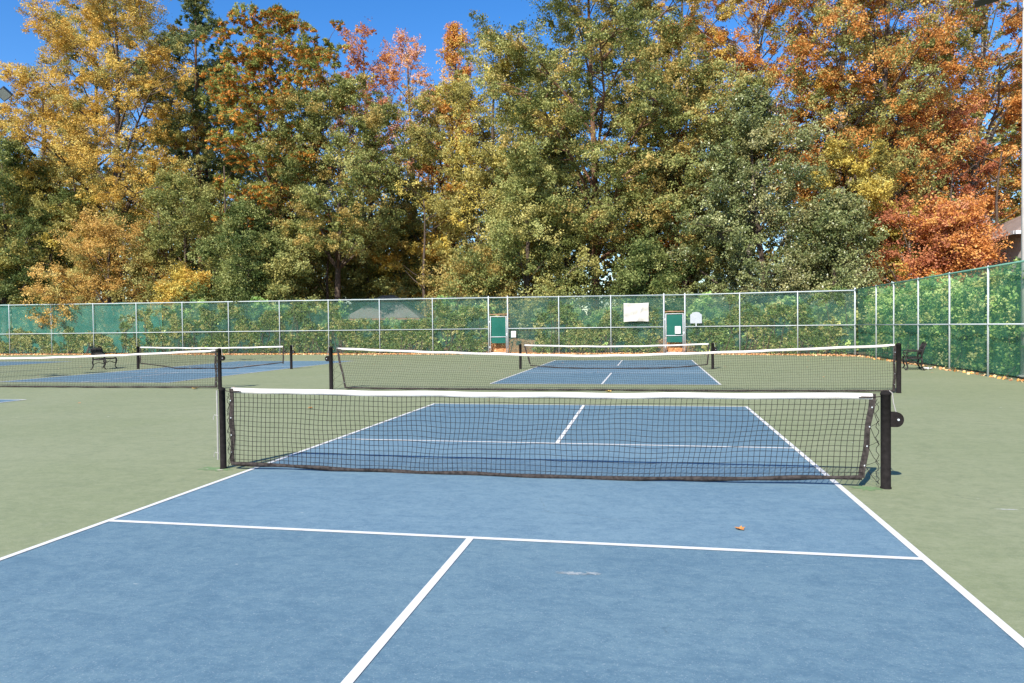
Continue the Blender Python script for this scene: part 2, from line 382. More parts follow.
def make_tree(name, label, cat, x, y, H, Rr, hb, mat, bark='bark', seed=0, clumps=150, per=150, leaf=(0.21, 0.14), shape='round',
              zp=0.25, ztop=None, lean=(0, 0), crad=0.85, flat=0.88, group=None, needle=False, under=False, tr=None, limbs=16, bare=0, droop=0.0):
    rng = np.random.default_rng(seed + 11)
    if not needle: leaf = (leaf[0] * .66, leaf[1] * .68); per = int(per * 1.95)
    rnd = random.Random(seed + 5)
    root = thing(name, label, cat, (x, y, 0), rnd.uniform(0, 6.28) if not any(lean) else 0.0, group)
    tb = MB()
    tr = tr or 0.009 * H + 0.07
    npt = 11; tp = []
    wx = rnd.uniform(-1, 1) * 0.02 * H; wy = rnd.uniform(-1, 1) * 0.02 * H
    ph = rnd.uniform(0, 6)
    for i in range(npt):
        t = i / (npt - 1)
        tp.append(Vector((lean[0] * t ** 1.3 + wx * math.sin(t * 5 + ph), lean[1] * t ** 1.3 + wy * math.sin(t * 4 + 2 * ph), H * 0.94 * t - 0.1)))
    tb.tube(tp, [tr * (1.35 if i == 0 else 1.0) * (1 - 0.88 * (i / (npt - 1))) + 0.02 for i in range(npt)], 8)
    def trunk_at(z):
        t = min(max(z / (H * 0.94), 0), 0.999) * (npt - 1); i = int(t)
        return tp[i].lerp(tp[min(i + 1, npt - 1)], t - i), tr * (1 - 0.88 * t / (npt - 1))
    def prof(t):
        if shape == 'round': return max(0.0, 1 - abs((t - .47) / .57) ** 2.6) ** 0.6
        if shape == 'pinehead':
            if t < .45: return .62 + .38 * abs(math.sin(t * 13))
            return max(.02, 1 - ((t - .66) / .35) ** 2) ** .5
        if shape == 'spire': return (1 - t) ** 0.75 * (0.55 + 0.45 * min(1, t * 6)) + 0.05
        if shape == 'skirt': return max(0.03, (1 - t ** 1.9)) ** 0.6
        if shape == 'column': return (0.55 + 0.45 * math.sin(t * 3.1)) * (1 - t ** 6)
        if shape == 'tiers': return (0.55 + 0.45 * abs(math.sin(t * 9))) * (1.0 - 0.55 * abs(t - 0.75)) * max(0.05, 1 - t ** 8)
        return 1
    C = []; rad = []
    az = rnd.uniform(0, 6)
    nl = limbs
    Rr *= 1.12
    for i in range(nl):
        t = (i + rnd.uniform(0.1, 0.9)) / nl
        z1 = hb + (H - hb) * t
        az += 2.4 + rnd.uniform(-0.5, 0.5)
        r1 = Rr * prof(t) * rnd.uniform(0.72, 1.08)
        rise = (0.85 if shape != 'tiers' else 0.12) * r1 * (1 - droop)
        z0 = max(z1 - rise - 0.3, hb * 0.85)
        p0, r0 = trunk_at(z0); pe, _ = trunk_at(z1)
        end = Vector((pe.x + math.cos(az) * r1, pe.y + math.sin(az) * r1, z1 - droop * r1 * 0.5))
        mid = p0.lerp(end, 0.5) + Vector((rnd.uniform(-.12, .12) * r1, rnd.uniform(-.12, .12) * r1, 0.12 * r1))
        q1 = p0.lerp(mid, 0.55) + Vector((0, 0, 0.03 * r1)); q2 = mid.lerp(end, 0.55) + Vector((0, 0, 0.05 * r1))
        lr = min(r0 * 0.62, 0.03 + 0.028 * r1)
        path = [p0, q1, mid, q2, end]
        tb.tube(path, [lr, lr * .8, lr * .6, lr * .4, 0.012], 5, caps=False)
        ns = max(3, int(r1 * 2.0))
        for s in range(ns):
            u = 0.30 + 0.7 * (s + rnd.random()) / ns
            ii = min(int(u * 4), 3); b0 = path[ii].lerp(path[ii + 1], u * 4 - ii)
            a2 = az + rnd.choice((-1, 1)) * rnd.uniform(0.5, 1.3)
            ln = r1 * rnd.uniform(0.18, 0.42)
            e2 = b0 + Vector((math.cos(a2) * ln, math.sin(a2) * ln, rnd.uniform(-0.1, 0.55) * ln))
            tb.tube([b0, b0.lerp(e2, .5) + Vector((0, 0, .06 * ln)), e2], [lr * .4, lr * .26, 0.008], 4, caps=False)
            C.append(e2); rad.append(rnd.uniform(.7, 1.15))
            if rnd.random() < .5: C.append(b0.lerp(e2, .5)); rad.append(rnd.uniform(.5, .9))
        C.append(end); rad.append(rnd.uniform(.7, 1.1))
    # bare pale twigs among the leaves
    for i in range(bare):
        z = hb + (H - hb) * rnd.uniform(.2, .9); p0, r0 = trunk_at(z)
        a = rnd.uniform(0, 6.28); ln = Rr * rnd.uniform(.6, 1.1)
        e = p0 + Vector((math.cos(a) * ln * .7, math.sin(a) * ln * .7, ln * .8))
        tb.tube([p0, p0.lerp(e, .5) + Vector((rnd.uniform(-.3, .3), 0, .1)), e], [.05, .035, .01], 4, caps=False)
    # fill the envelope up to the asked number of clumps with lumpy noise
    clumps = int(clumps * 1.25); need = max(int(clumps * .5), clumps - len(C))
    for i in range(need):
        t = rnd.random() ** 0.9 if shape != 'pinehead' or rnd.random() < .25 else rnd.uniform(.45, 1)
        z = hb + (H - hb) * t
        a = rnd.uniform(0, 2 * math.pi)
        lump = 0.80 + 0.26 * math.sin(a * 3 + t * 9 + seed) * math.cos(t * 14 + a * 2 + seed * 1.7)
        r = Rr * prof(t) * lump * rnd.uniform(0.04, 1.0) ** 0.5
        pe, _ = trunk_at(z)
        C.append(Vector((pe.x + math.cos(a) * r, pe.y + math.sin(a) * r, z))); rad.append(rnd.choice((.45, .7, .9, 1.1, 1.5)))
    C = np.array([tuple(c) for c in C]); rad = np.array(rad) * crad
    C[:, 2] = np.maximum(C[:, 2], 0.35)
    V, ti, zo = crown_leaves(rng, C, rad, per, leaf, flat, (ztop if ztop else None), H, zp, needle, under)
    tb.build('trunk', M[bark], root, True)
    quads_object('crown', V, ti, zo, LM[mat], root)
    return root

# ------------------------------------------------------------------ camera, world, sun
cam_d = bpy.data.cameras.new('camera'); cam = bpy.data.objects.new('camera', cam_d); col.objects.link(cam)
yaw, pit, rol, fpx = 0.1937, 0.0198, -0.0113, 712.3
cy, sy, cp, sp = math.cos(yaw), math.sin(yaw), math.cos(pit), math.sin(pit)
fw = Vector((-sy * cp, cy * cp, -sp)); rt = Vector((cy, sy, 0)); up = rt.cross(fw)
r2 = rt * math.cos(rol) + up * math.sin(rol); u2 = -rt * math.sin(rol) + up * math.cos(rol)
mw = Matrix((r2, u2, -fw)).transposed().to_4x4(); mw.translation = (1.285, -7.033, 1.513)
cam.matrix_world = mw
cam_d.sensor_width = 36; cam_d.lens = fpx / 1024 * 36; cam_d.clip_end = 6000; cam_d.clip_start = 0.05
scene.camera = cam

sun_dir = Vector((0.29, 1.0, -0.86)).normalized()      # the way the light travels
el = math.asin(-sun_dir.z); azm = math.atan2(-sun_dir.x, -sun_dir.y)   # compass angle from +Y towards +X
sd = bpy.data.lights.new('sun', 'SUN'); sd.energy = 4.6; sd.angle = R(0.5); sd.color = (1.0, 0.945, 0.86)
so = bpy.data.objects.new('sun', sd); col.objects.link(so)
so.rotation_euler = sun_dir.to_track_quat('-Z', 'Y').to_euler(); so.location = (0, -10, 30)
w = bpy.data.worlds.new('World'); scene.world = w; w.use_nodes = True
nt = w.node_tree; bg = nt.nodes['Background']
sk = nt.nodes.new('ShaderNodeTexSky'); sk.sky_type = 'NISHITA'; sk.sun_disc = False
sk.sun_elevation = el; sk.sun_rotation = azm % (2 * math.pi)
sk.altitude = 100; sk.air_density = 1.0; sk.dust_density = 0.3; sk.ozone_density = 2.5
hsv = nt.nodes.new('ShaderNodeHueSaturation'); hsv.inputs['Saturation'].default_value = 1.36; hsv.inputs['Value'].default_value = 1.0; hsv.inputs['Hue'].default_value = .508
nt.links.new(sk.outputs['Color'], hsv.inputs['Color']); nt.links.new(hsv.outputs['Color'], bg.inputs['Color']); bg.inputs['Strength'].default_value = 0.13
scene.view_settings.view_transform = 'Standard'; scene.view_settings.look = 'None'
scene.view_settings.gamma = 1; scene.view_settings.exposure = 0.75

# ------------------------------------------------------------------ ground and courts
def sheet(name, x0, x1, y0, y1, z, mat, parts=None):
    b = MB(); b.quad((x0, y0, z), (x1, y0, z), (x1, y1, z), (x0, y1, z))
    o = b.build(name, mat); o['kind'] = 'structure'; return o
sheet('ground', -1500, 1500, -600, 3000, -0.06, M['ground'])
# fence line
FA = [(-47, 35.5), (3.03, 31.9), (10.72, 28.95), (10.42, 11.0), (10.30, 3.0)]
b = MB()
pad = [(-75, -14), (10.9, -14), (10.75, 3), (10.85, 11), (11.15, 28.9), (3.2, 32.25), (-47, 35.85), (-75, 37.6)]
b.add([(p[0], p[1], 0) for p in pad], [tuple(range(len(pad)))])
b.add([(p[0], p[1], 0) for p in pad] + [(p[0], p[1], -0.2) for p in pad],
      [(i, i + len(pad), (i + 1) % len(pad) + len(pad), (i + 1) % len(pad)) for i in range(len(pad))])
o = b.build('court_pavement', M['green']); o['kind'] = 'structure'

W, K, BL = 2.985, 2.10, 6.62
def court(cx, cy):
    b = MB()
    for y0, y1 in ((-BL, -K), (K, BL)):
        b.quad((cx - W, cy + y0, .004), (cx + W, cy + y0, .004), (cx + W, cy + y1, .004), (cx - W, cy + y1, .004), 0)
    b.quad((cx - W, cy - K, .004), (cx + W, cy - K, .004), (cx + W, cy + K, .004), (cx - W, cy + K, .004), 1)
    o = b.build('playing_surface', [M['blue'], M['bluek']]); o['kind'] = 'structure'
    b = MB(); h = 0.026; z = 0.008
    def ln(x0, x1, y0, y1): b.quad((cx + x0, cy + y0, z), (cx + x1, cy + y0, z), (cx + x1, cy + y1, z), (cx + x0, cy + y1, z))
    for s in (-1, 1):
        ln(s * W - h, s * W + h, -BL - h, BL + h)
    for yy in (-BL, -K, K, BL):
        ln(-W + h, W - h, yy - h, yy + h)
    ln(-h, h, -BL + h, -K - h)
    k = .07 if (cx == 0 and cy == 0) else 0          # the far centre line was painted a little askew
    b.quad((cx + k - h, cy + K + h, z), (cx + k + h, cy + K + h, z), (cx + h, cy + BL - h, z), (cx - h, cy + BL - h, z))
    o = b.build('court_lines', M['line']); o['kind'] = 'structure'
for cx, cy in ((0, 0), (-0.0, 18.25), (-15.6, 0), (-15.65, 18.15), (-31.2, 18.2), (-31.2, 0)):
    court(cx, cy)

# ------------------------------------------------------------------ nets
def post_mb(x, h, r):
    b = MB(); n = 20
    prof = [(r * 1.12, 0.0), (r * 1.12, .012), (r, .014), (r, h - .03), (r * 1.08, h - .028), (r * 1.08, h - .01), (r * .9, h), (0.002, h + .012)]
    vs = []; fs = []
    for pr, z in prof:
        for k in range(n): vs.append((x + pr * math.cos(2 * math.pi * k / n), pr * math.sin(2 * math.pi * k / n), z))
    for i in range(len(prof) - 1):
        for k in range(n):
            fs.append((i * n + k, i * n + (k + 1) % n, (i + 1) * n + (k + 1) % n, (i + 1) * n + k))
    b.add(vs, fs); return b

def build_net(label, loc, post_x, hp, top, bottom, lefts, rights, cell, seed, pr=0.045, winders=(), cord=0.0022, detail=True, cat='sports net', name='pickleball_net', lump=0.012):
    """top/bottom: height functions of x; lefts/rights: ((x top, z top), (x bottom, z bottom)) of the side straps"""
    rnd = random.Random(seed)
    root = thing(name, label, cat, loc)
    for x in post_x:
        post_mb(x, hp, pr * (.78 if (detail and x < 0 and cord > .0025) else 1)).build('post', M['post'], root, True)
    ph = [rnd.uniform(0, 6) for _ in range(8)]
    def pos(s, t):   # s 0..1 along, t 0 top .. 1 bottom
        xl = lefts[0][0] + (lefts[1][0] - lefts[0][0]) * t; xr = rights[0][0] + (rights[1][0] - rights[0][0]) * t
        x = xl + (xr - xl) * s
        zt = top(x); zb = bottom(x)
        e = math.sin(math.pi * min(max(s, 0), 1)) ** .3 * math.sin(math.pi * t * .92 + .1)
        x += e * (lump * math.sin(x * 2.3 + t * 5 + ph[0]) + lump * .6 * math.sin(x * 7 + t * 9 + ph[1]))
        z = zt + (zb - zt) * t + e * (lump * .9 * math.sin(x * 3.1 + t * 7 + ph[2]) + lump * .5 * math.sin(x * 9 + ph[3] + t * 4))
        y = 0.02 * math.sin(x * 1.7 + ph[4]) * t + 0.012 * math.sin(x * 6 + t * 4 + ph[5]) * t
        return (x, y, z)
    Lw = rights[0][0] - lefts[0][0]; nx = int(Lw / cell); nz = int((top(0) - bottom(0)) / cell)
    b = MB()
    for i in range(nx + 1):
        b.tube([pos(i / nx, j / nz) for j in range(nz + 1)], cord, 4, caps=False)
    for j in range(1, nz):
        b.tube([pos(i / nx, j / nz) for i in range(nx + 1)], cord, 4, caps=False)
    b.build('mesh', M['net'], root)
    # headband: folded tape with soft section
    tw = 0.050
    b = MB(); n = 90; ring = [(-.006, 0), (-.008, -tw * .5), (-.006, -tw), (.006, -tw), (.008, -tw * .5), (.006, 0), (0, .006)]
    vs = []; fs = []
    for i in range(n + 1):
        x, y, z = pos(i / n, 0); x = lefts[0][0] + (rights[0][0] - lefts[0][0]) * i / n
        z = top(x) + .004 * math.sin(x * 5 + ph[6]) * (0.3 + abs(math.sin(x * 1.3)))
        wv = .004 * math.sin(x * 11 + ph[7])
        for (yy, zz) in ring: vs.append((x, yy + wv * (-zz / tw), z + zz))
    m = len(ring)
    for i in range(n):
        for k in range(m): fs.append((i * m + k, i * m + (k + 1) % m, (i + 1) * m + (k + 1) % m, (i + 1) * m + k))
    fs.append(tuple(range(m))); fs.append(tuple(reversed(range(n * m, n * m + m))))
    b.add(vs, fs); b.build('top_tape', M['tape'], root, True)
    # bottom band
    b = MB(); vs = []; fs = []; n = 120
    for i in range(n + 1):
        x, y, z = pos(i / n, 1)
        hh = .022 + .004 * math.sin(x * 8); tw2 = .5 * math.sin(x * 9 + ph[1]) * (1 if x < lefts[0][0] + Lw * .35 else .25)
        for a, c in ((-.007, -hh), (.007, -hh), (.009, hh), (-.009, hh)):
            vs.append((x, y + a * math.cos(tw2) - c * math.sin(tw2) * .5, z + c * math.cos(tw2) * .9 + a * math.sin(tw2)))
    for i in range(n):
        for k in range(4): fs.append((i * 4 + k, i * 4 + (k + 1) % 4, (i + 1) * 4 + (k + 1) % 4, (i + 1) * 4 + k))
    b.add(vs, fs); b.build('bottom_band', M['strap'], root, True)
    for side, st, px, sg in (('l', lefts, post_x[0], -1), ('r', rights, post_x[1], 1)):
        (x0, z0), (x1, z1) = st
        b = MB(); vs = []; fs = []; n = 14; hw = .026
        for i in range(n + 1):
            t = i / n; x = x0 + (x1 - x0) * t + .006 * math.sin(t * 12); z = z0 + (z1 - z0) * t; tws = .25 * math.sin(t * 9 + ph[3])
            for a, c in ((-hw, -.006), (hw, -.006), (hw, .006), (-hw, .006)):
                vs.append((x + a * math.cos(tws), c + a * math.sin(tws), z))
        for i in range(n):
            for k in range(4): fs.append((i * 4 + k, (i + 1) * 4 + k, (i + 1) * 4 + (k + 1) % 4, i * 4 + (k + 1) % 4))
        fs.append((0, 1, 2, 3)); fs.append((n * 4 + 3, n * 4 + 2, n * 4 + 1, n * 4))
        b.add(vs, fs); sb = b.build('side_strap', M['strap'], root)
        if detail:
            for i in range(4):
                t = .16 + i * .23; x = x0 + (x1 - x0) * t + sg * .008; z = z0 + (z1 - z0) * t
                g = MB(); g.tube([(x, -.0085, z), (x, -.011, z)], .007, 10)
                g.build('grommet', M['galv'], sb)
            # headband cable to the post and lacing
            c = MB(); c.tube([(x0 - sg * .10, -.010, z0 - .028), (x0 + sg * .02, -.012, z0 - .03), (px - sg * pr * .9, 0, z0 - .024)], .005, 6)
            c.tube([(x0 - sg * .12, -.0125, z0 - .034), (x0 - sg * .01, -.013, z0 - .033)], .006, 6)
            c.build('headband_cable', M['strap'], root)
            c = MB(); pts = []
            xp = px - sg * (pr + .012)
            for i in range(25):
                t = i / 24; pts.append((xp - sg * .016 * (1 + math.sin(t * 44)), .006 * math.cos(t * 44), z0 - .05 - t * (z0 - .10)))
            c.tube(pts, .0032, 5)
            for i in range(4):
                t = .16 + i * .23; x = x0 + (x1 - x0) * t + sg * .012; z = z0 + (z1 - z0) * t
                c.tube([(x, -.01, z), ((x + xp) / 2, -.004, z - .10), (xp, 0, z - .17)], .0028, 5)
                c.tube([(x, -.01, z), ((x + xp) / 2 + .004, .004, z + .02), (xp, 0, z + .05)], .0022, 5)
            c.build('lacing_cord', M['net'], root)
    for (px, sg, zz) in winders:
        k = MB(); n = 18; vs = []; fs = []
        # rounded ratchet housing flat against the outside of the post
        out = []
        for i in range(n + 1):
            a = -math.pi / 2 + math.pi * i / n
            out.append((px + sg * (pr * .9 + .045 + .062 * math.cos(a)), zz + .068 * math.sin(a)))
        out = [(px + sg * pr * .8, zz - .068)] + out + [(px + sg * pr * .8, zz + .068)]
        m = len(out)
        for yy in (-.028, .028):
            for (x, z) in out: vs.append((x, yy, z))
        fs = [tuple(range(m)), tuple(reversed(range(m, 2 * m)))] + [(i, (i + 1) % m, m + (i + 1) % m, m + i) for i in range(m)]
        k.add(vs, fs); wd = k.build('winder', M['post'], root)
        k = MB(); k.tube([(px + sg * (pr + .055), -.028, zz), (px + sg * (pr + .055), -.036, zz)], .01, 10); k.build('bolt', M['galv'], wd)
        k = MB(); k.tube([(px + sg * pr * .7, 0, hp + .012), (px + sg * (pr + .012), 0, hp - .01), (px + sg * (pr + .022), 0, hp - .1), (px + sg * (pr + .045), 0, zz + .06)], .005, 6)
        k.build('winder_strap', M['pale'], wd)
    return root

def near_bot(x):
    pts = [(-3.23, .065), (-2.6, .05), (-1.9, .028), (-1.3, .018), (-.4, .02), (.8, .022), (1.8, .035), (3.3, .10)]
    for (a, za), (c, zc) in zip(pts, pts[1:]):
        if x <= c: t = max(0, (x - a) / (c - a)); return za + (zc - za) * t
    return pts[-1][1]
nn = build_net('nearest pickleball net with white top tape stretched across the blue court in front', (0, 0, 0), (-3.338, 3.38), .885,
          lambda x: .855 + .030 * max(0, -x / 3.25) ** 2 + .014 * max(0, x / 3.3) ** 2, near_bot, ((-3.225, .88), (-3.222, .06)), ((3.27, .868), (3.175, .09)), .0515, 3,
          pr=.043, winders=((3.38, 1, .635),), cord=.0029, lump=.012)
b = MB(); b.tube([(-3.388, -.02, .10), (-3.386, -.02, .86)], .009, 6)
for z in (.58, .17): b.tube([(-3.37, -.03, z), (-3.41, -.035, z + .015), (-3.425, -.035, z - .012), (-3.422, -.035, z - .04)], .0045, 6)
b.build('cord_cleat', M['pale'], nn)
def slack(lo, hi, hw, p=4):
    return lambda x: lo + (hi - lo) * min(1, abs(x) / hw) ** p
build_net('far pickleball net straight behind the two nearer nets, in front of the gates', (-.03, 18.35, 0), (-3.36, 3.37), .90,
          lambda x: .82 + .07 * (abs(x) / 3.3) ** 1.8, slack(.02, .16, 3.2, 3), ((-3.22, .89), (-3.0, .18)), ((3.24, .885), (3.2, .17)), .055, 5, pr=.048,
          winders=((3.37, 1, .68),), cord=.0022, detail=False)
build_net('far left pickleball net over the blue court beside the bench', (-15.8, 18.3, 0), (-3.3, 3.42), .92,
          lambda x: .85 + .05 * (abs(x) / 3.3) ** 1.8, lambda x: .03 + .20 * max(0, (-x - 1.6) / 1.6) ** .8 + .24 * max(0, (x - .9) / 2.3), ((-3.2, .9), (-3.2, .22)), ((3.1, .895), (3.08, .2)), .055, 6, pr=.05,
          winders=((3.42, 1, .66),), cord=.0022, detail=False)
build_net('wide tennis net crossing the middle of the court between two pickleball nets', (-.06, 9.67, 0), (-6.58, 6.58), 1.075,
          lambda x: .845 + .21 * (abs(x) / 6.5) ** 1.35, slack(.03, .05, 6.4), ((-6.42, 1.05), (-6.19, .03)), ((6.50, 1.045), (6.49, .03)), .048, 8, pr=.05,
          winders=((-6.58, -1, .78),), cord=.0024, detail=True, cat='tennis net', name='tennis_net')
build_net('wide tennis net running out of the left edge of the picture', (-16.32, 9.7, 0), (-6.6, 6.55), 1.05,
          lambda x: .83 + .19 * (abs(x) / 6.5) ** 1.5, slack(.03, .05, 6.4), ((-6.42, 1.02), (-6.42, .04)), ((6.44, 1.02), (6.44, .03)), .048, 9, pr=.05,
          winders=((6.55, 1, .80),), cord=.0024, detail=True, cat='tennis net', name='tennis_net')

# ------------------------------------------------------------------ fences
def along(poly, pts): return pts
def fence_run(root, P, H, posts, mats, gate_at=(), mid=1.45, wire=True, rail='galv', ph=None, big=()):
    """P start/end; posts: points"""
    A = Vector((P[0][0], P[0][1], 0)); B = Vector((P[1][0], P[1][1], 0)); d = (B - A); L = d.length; d.normalize(); nrm = Vector((-d.y, d.x, 0))
    if nrm.y < 0 and abs(nrm.y) > abs(nrm.x): nrm = -nrm
    if abs(nrm.x) > abs(nrm.y) and nrm.x < 0: nrm = -nrm          # away from the court
    for (x, y) in posts:
        pb = MB(); t = (Vector((x, y, 0)) - A).dot(d); h = H(t / L) + (.02 if (x, y) not in big else .07)
        r = .027 if (x, y) not in big else .038
        p = A + d * t - nrm * .045
        pb.tube([p + Vector((0, 0, -.05)), p + Vector((0, 0, h)), p + Vector((0, 0, h + .03))], [r, r, r * .4], 10)
        pb.build('post', M['galv'], root, True)
    rb = MB(); rb.tube([A - nrm * .045 + Vector((0, 0, H(0))), B - nrm * .045 + Vector((0, 0, H(1)))], .027, 8); rb.build('top_rail', M[rail], root, True)
    # middle rails broken at the gates
    spans = []; s = 0
    for g0, g1 in gate_at: spans.append((s, g0)); s = g1
    spans.append((s, L))
    rb = MB()
    for s0, s1 in spans: rb.tube([A + d * s0 - nrm * .047 + Vector((0, 0, mid)), A + d * s1 - nrm * .047 + Vector((0, 0, mid))], .021, 8)
    rb.build('middle_rail', M['galv'], root, True)
    if wire:
        wb = MB(); pitch = .085; off = -nrm * .035; wd = .0016
        for s0, s1 in spans:
            for sg in (1, -1):
                s = s0 - 3.4
                while s < s1 + 3.4:
                    hh = H((s0 + s1) / 2 / L)
                    # diagonal wire from (s, .03) to (s+sg*hh, hh), clipped to the span
                    a0, z0, a1, z1 = s, .03, s + sg * hh, hh
                    lo, hi = (a0, a1) if a0 < a1 else (a1, a0)
                    if hi > s0 and lo < s1:
                        def clip(a, z):
                            if a < s0: k = s0 - a; return s0, z + (z1 - z0) * ((s0 - a0) / (a1 - a0)) - (z - z0)
                            return a, z
                        pts = []
                        for k in (0, 1):
                            a = (a0, a1)[k]; a_ = min(max(a, s0), s1); z_ = z0 + (z1 - z0) * (a_ - a0) / (a1 - a0); pts.append((a_, z_))
                        (a_, z_), (c_, e_) = pts
                        if abs(a_ - c_) > .01:
                            wb.quad(A + d * a_ + off + Vector((0, 0, z_ - wd)), A + d * c_ + off + Vector((0, 0, e_ - wd)),
                                    A + d * c_ + off + Vector((0, 0, e_ + wd)), A + d * a_ + off + Vector((0, 0, z_ + wd)))
                    s += pitch
        wb.build('wire_mesh', M['wire'], root)
    # windscreen panels with a slightly wavy cloth
    rnd = random.Random(int(L * 10))
    for (s0, s1, z0, z1, mk) in mats:
        sb = MB(); n = max(6, int((s1 - s0) / .25)); nz = 6; vs = []; fs = []
        for i in range(n + 1):
            s = s0 + (s1 - s0) * i / n
            for j in range(nz + 1):
                zt = (z1 if z1 else H(s / L)) + (.045 + .03 * math.sin(s * 3.1) * math.sin(s * 1.3) if not z1 else 0)
                z = z0 + (zt - z0) * j / nz
                wv = .03 + .02 * math.sin(s * 2.1 + j) + .014 * math.sin(s * 7.3 + j * 2)
                vs.append(A + d * s + nrm * (.045 + wv) + Vector((0, 0, z)))
        for i in range(n):
            for j in range(nz): fs.append((i * (nz + 1) + j, (i + 1) * (nz + 1) + j, (i + 1) * (nz + 1) + j + 1, i * (nz + 1) + j + 1))
        sb.add(vs, fs); sb.build('windscreen', M[mk], root, True)
    return A, d, nrm, L

bf = thing('chain_link_fence', 'tall chain-link fence with dark green windscreen closing the back of the courts', 'fence')
A0, B0, C0, D0, E0 = FA
Lb = math.dist(A0, B0)
def s_of(x): return (x - A0[0]) / (B0[0] - A0[0]) * Lb
postsb = [(-46.4, 35.46), (-42.84, 35.2), (-39.15, 34.93), (-35.6, 34.68), (-32.1, 34.43), (-28.51, 34.17), (-25.05, 33.92), (-21.38, 33.66), (-18.0, 33.41),
          (-14.62, 33.17), (-11.25, 32.93), (-7.84, 32.68), (-6.71, 32.6), (-3.77, 32.39), (-.89, 32.18), (1.94, 31.98), (3.03, 31.9)]
Hb = lambda t: 3.50 - .36 * t
g1 = (s_of(-7.84), s_of(-6.71)); g2 = (s_of(1.94), Lb)
A, d, nrm, L = fence_run(bf, (A0, B0), Hb, postsb,
    [(0, s_of(-30.2), .12, None, 'screent'), (s_of(-30.1), g1[0] - .02, .12, None, 'screenb'), (g1[0] + .0, g1[1], 2.32, None, 'screenb'),
     (g1[1] + .02, g2[0] - .02, .12, None, 'screenb'), (g2[0], g2[1], 2.34, None, 'screenb')],
    gate_at=(g1, (g2[0], g2[1] - .001)), big=((-7.84, 32.68), (-6.71, 32.6), (1.94, 31.98), (3.03, 31.9)))
Hc = lambda t: 3.14 - .07 * t
L2 = math.dist(B0, C0)
fence_run(bf, (B0, C0), Hc, [(5.71, 30.87), (8.31, 29.87)], [(.05, L2, .12, None, 'screenb')])
# gates
def gate(s0, s1, lx, label):
    wv = s1 - s0 - .16
    g = MB()
    def P(s, z, o=0.0): return A + d * s - nrm * (.03 + o) + Vector((0, 0, z))
    a, c = s0 + .10, s1 - .10
    for s in (a, c): g.tube([P(s, .06), P(s, 2.16)], .024, 8)
    for z in (.08, .98, 2.14): g.tube([P(a, z), P(c, z)], .022, 8)
    go = g.build('gate', M['galv'], bf, True); go['label'] = label
    t = MB(); t.tube([P(s0, 2.26), P(s1, 2.26)], .03, 8); t.build('gate_header', M['fascia'], go, True)
    s = MB(); n = 8
    for i in range(n):
        s0_, s1_ = a + .05 + (c - a - .1) * i / n, a + .05 + (c - a - .1) * (i + 1) / n
        s.quad(P(s0_, .62, -.02), P(s1_, .62, -.02), P(s1_, 2.1, -.02), P(s0_, 2.1, -.02))
    s.build('screen_panel', M['gatep'], go)
    for z in (.4, 1.85):
        h = MB(); h.box(P(s0 + .055, z), (.07, .05, .09)); h.build('hinge', M['galv'], go)
    k = MB(); k.box(P(c + .03, 1.12), (.05, .05, .14)); k.tube([P(c - .04, 1.12, .04), P(c + .07, 1.12, .04)], .012, 8); k.build('latch', M['galv'], go)
gate(g1[0], g1[1], 0, 'narrow gate with green screen standing left, by the bank of pine straw')
gate(g2[0], g2[1], 0, 'narrow gate with green screen and a white notice, standing right')
# right fence
rf = thing('chain_link_fence', 'chain-link fence with bright green see-through screen along the right side behind a bench', 'fence')
postsr = [(10.72, 28.95), (10.53, 25.54), (10.51, 23.18), (10.49, 20.44), (10.47, 17.62), (10.45, 14.89), (10.43, 12.3), (10.42, 11.0)]
Hr = lambda t: 3.10 - .09 * t
fence_run(rf, (C0, D0), Hr, postsr[:-1], [(0.03, math.dist(C0, D0), .10, None, 'screeng')], rail='galvg', big=((10.72, 28.95),))
fence_run(rf, (D0, E0), lambda t: 3.01, [(10.40, 9.4), (10.36, 6.3), (10.31, 3.2)], [(0, math.dist(D0, E0), .10, None, 'screeng')], rail='galvg')

# things hung on the back fence
def on_fence(x, z, o=.09): return Vector((x, A0[1] + (x - A0[0]) / (B0[0] - A0[0]) * (B0[1] - A0[1]), z)) - nrm * o
ang = math.atan2(d.y, d.x)
b = MB(); nx, nz = 30, 22; vs = []; fs = []; ww, hh = 1.34, 1.02; c0 = on_fence(.48, 2.25, .10)
for i in range(nx + 1):
    for j in range(nz + 1):
        u, v = i / nx - .5, j / nz - .5
        sag = (1 - (2 * u) ** 2) * .035 * (v > .3) - (1 - (2 * u) ** 2) * .01
        fold = .045 * max(0, 1 - abs(abs(u) - (.5 - (v + .5) * .0) * .55 + (.5 - v) * .28 - .02) / .07) + .03 * math.sin(u * 14 + v * 7) * (.5 - v) + .02 * math.sin(v * 12 - u * 5)
        vs.append(d * (u * ww) + Vector((0, 0, v * hh - sag)) - nrm * fold)
for i in range(nx):
    for j in range(nz): fs.append((i * (nz + 1) + j, (i + 1) * (nz + 1) + j, (i + 1) * (nz + 1) + j + 1, i * (nz + 1) + j + 1))
b.add(vs, fs); o = b.build('cloth_banner', M['tarp'], None, True); o.location = c0
md = o.modifiers.new('thick', 'SOLIDIFY'); md.thickness = .004
tag(o, 'blank cream cloth banner tied high on the green back fence left of the right gate', 'banner')
dA, nA = d, nrm
def fy(x): return A0[1] + (x - A0[0]) / (B0[0] - A0[0]) * (B0[1] - A0[1]) if x < B0[0] else B0[1] + (x - B0[0]) / (C0[0] - B0[0]) * (C0[1] - B0[1])
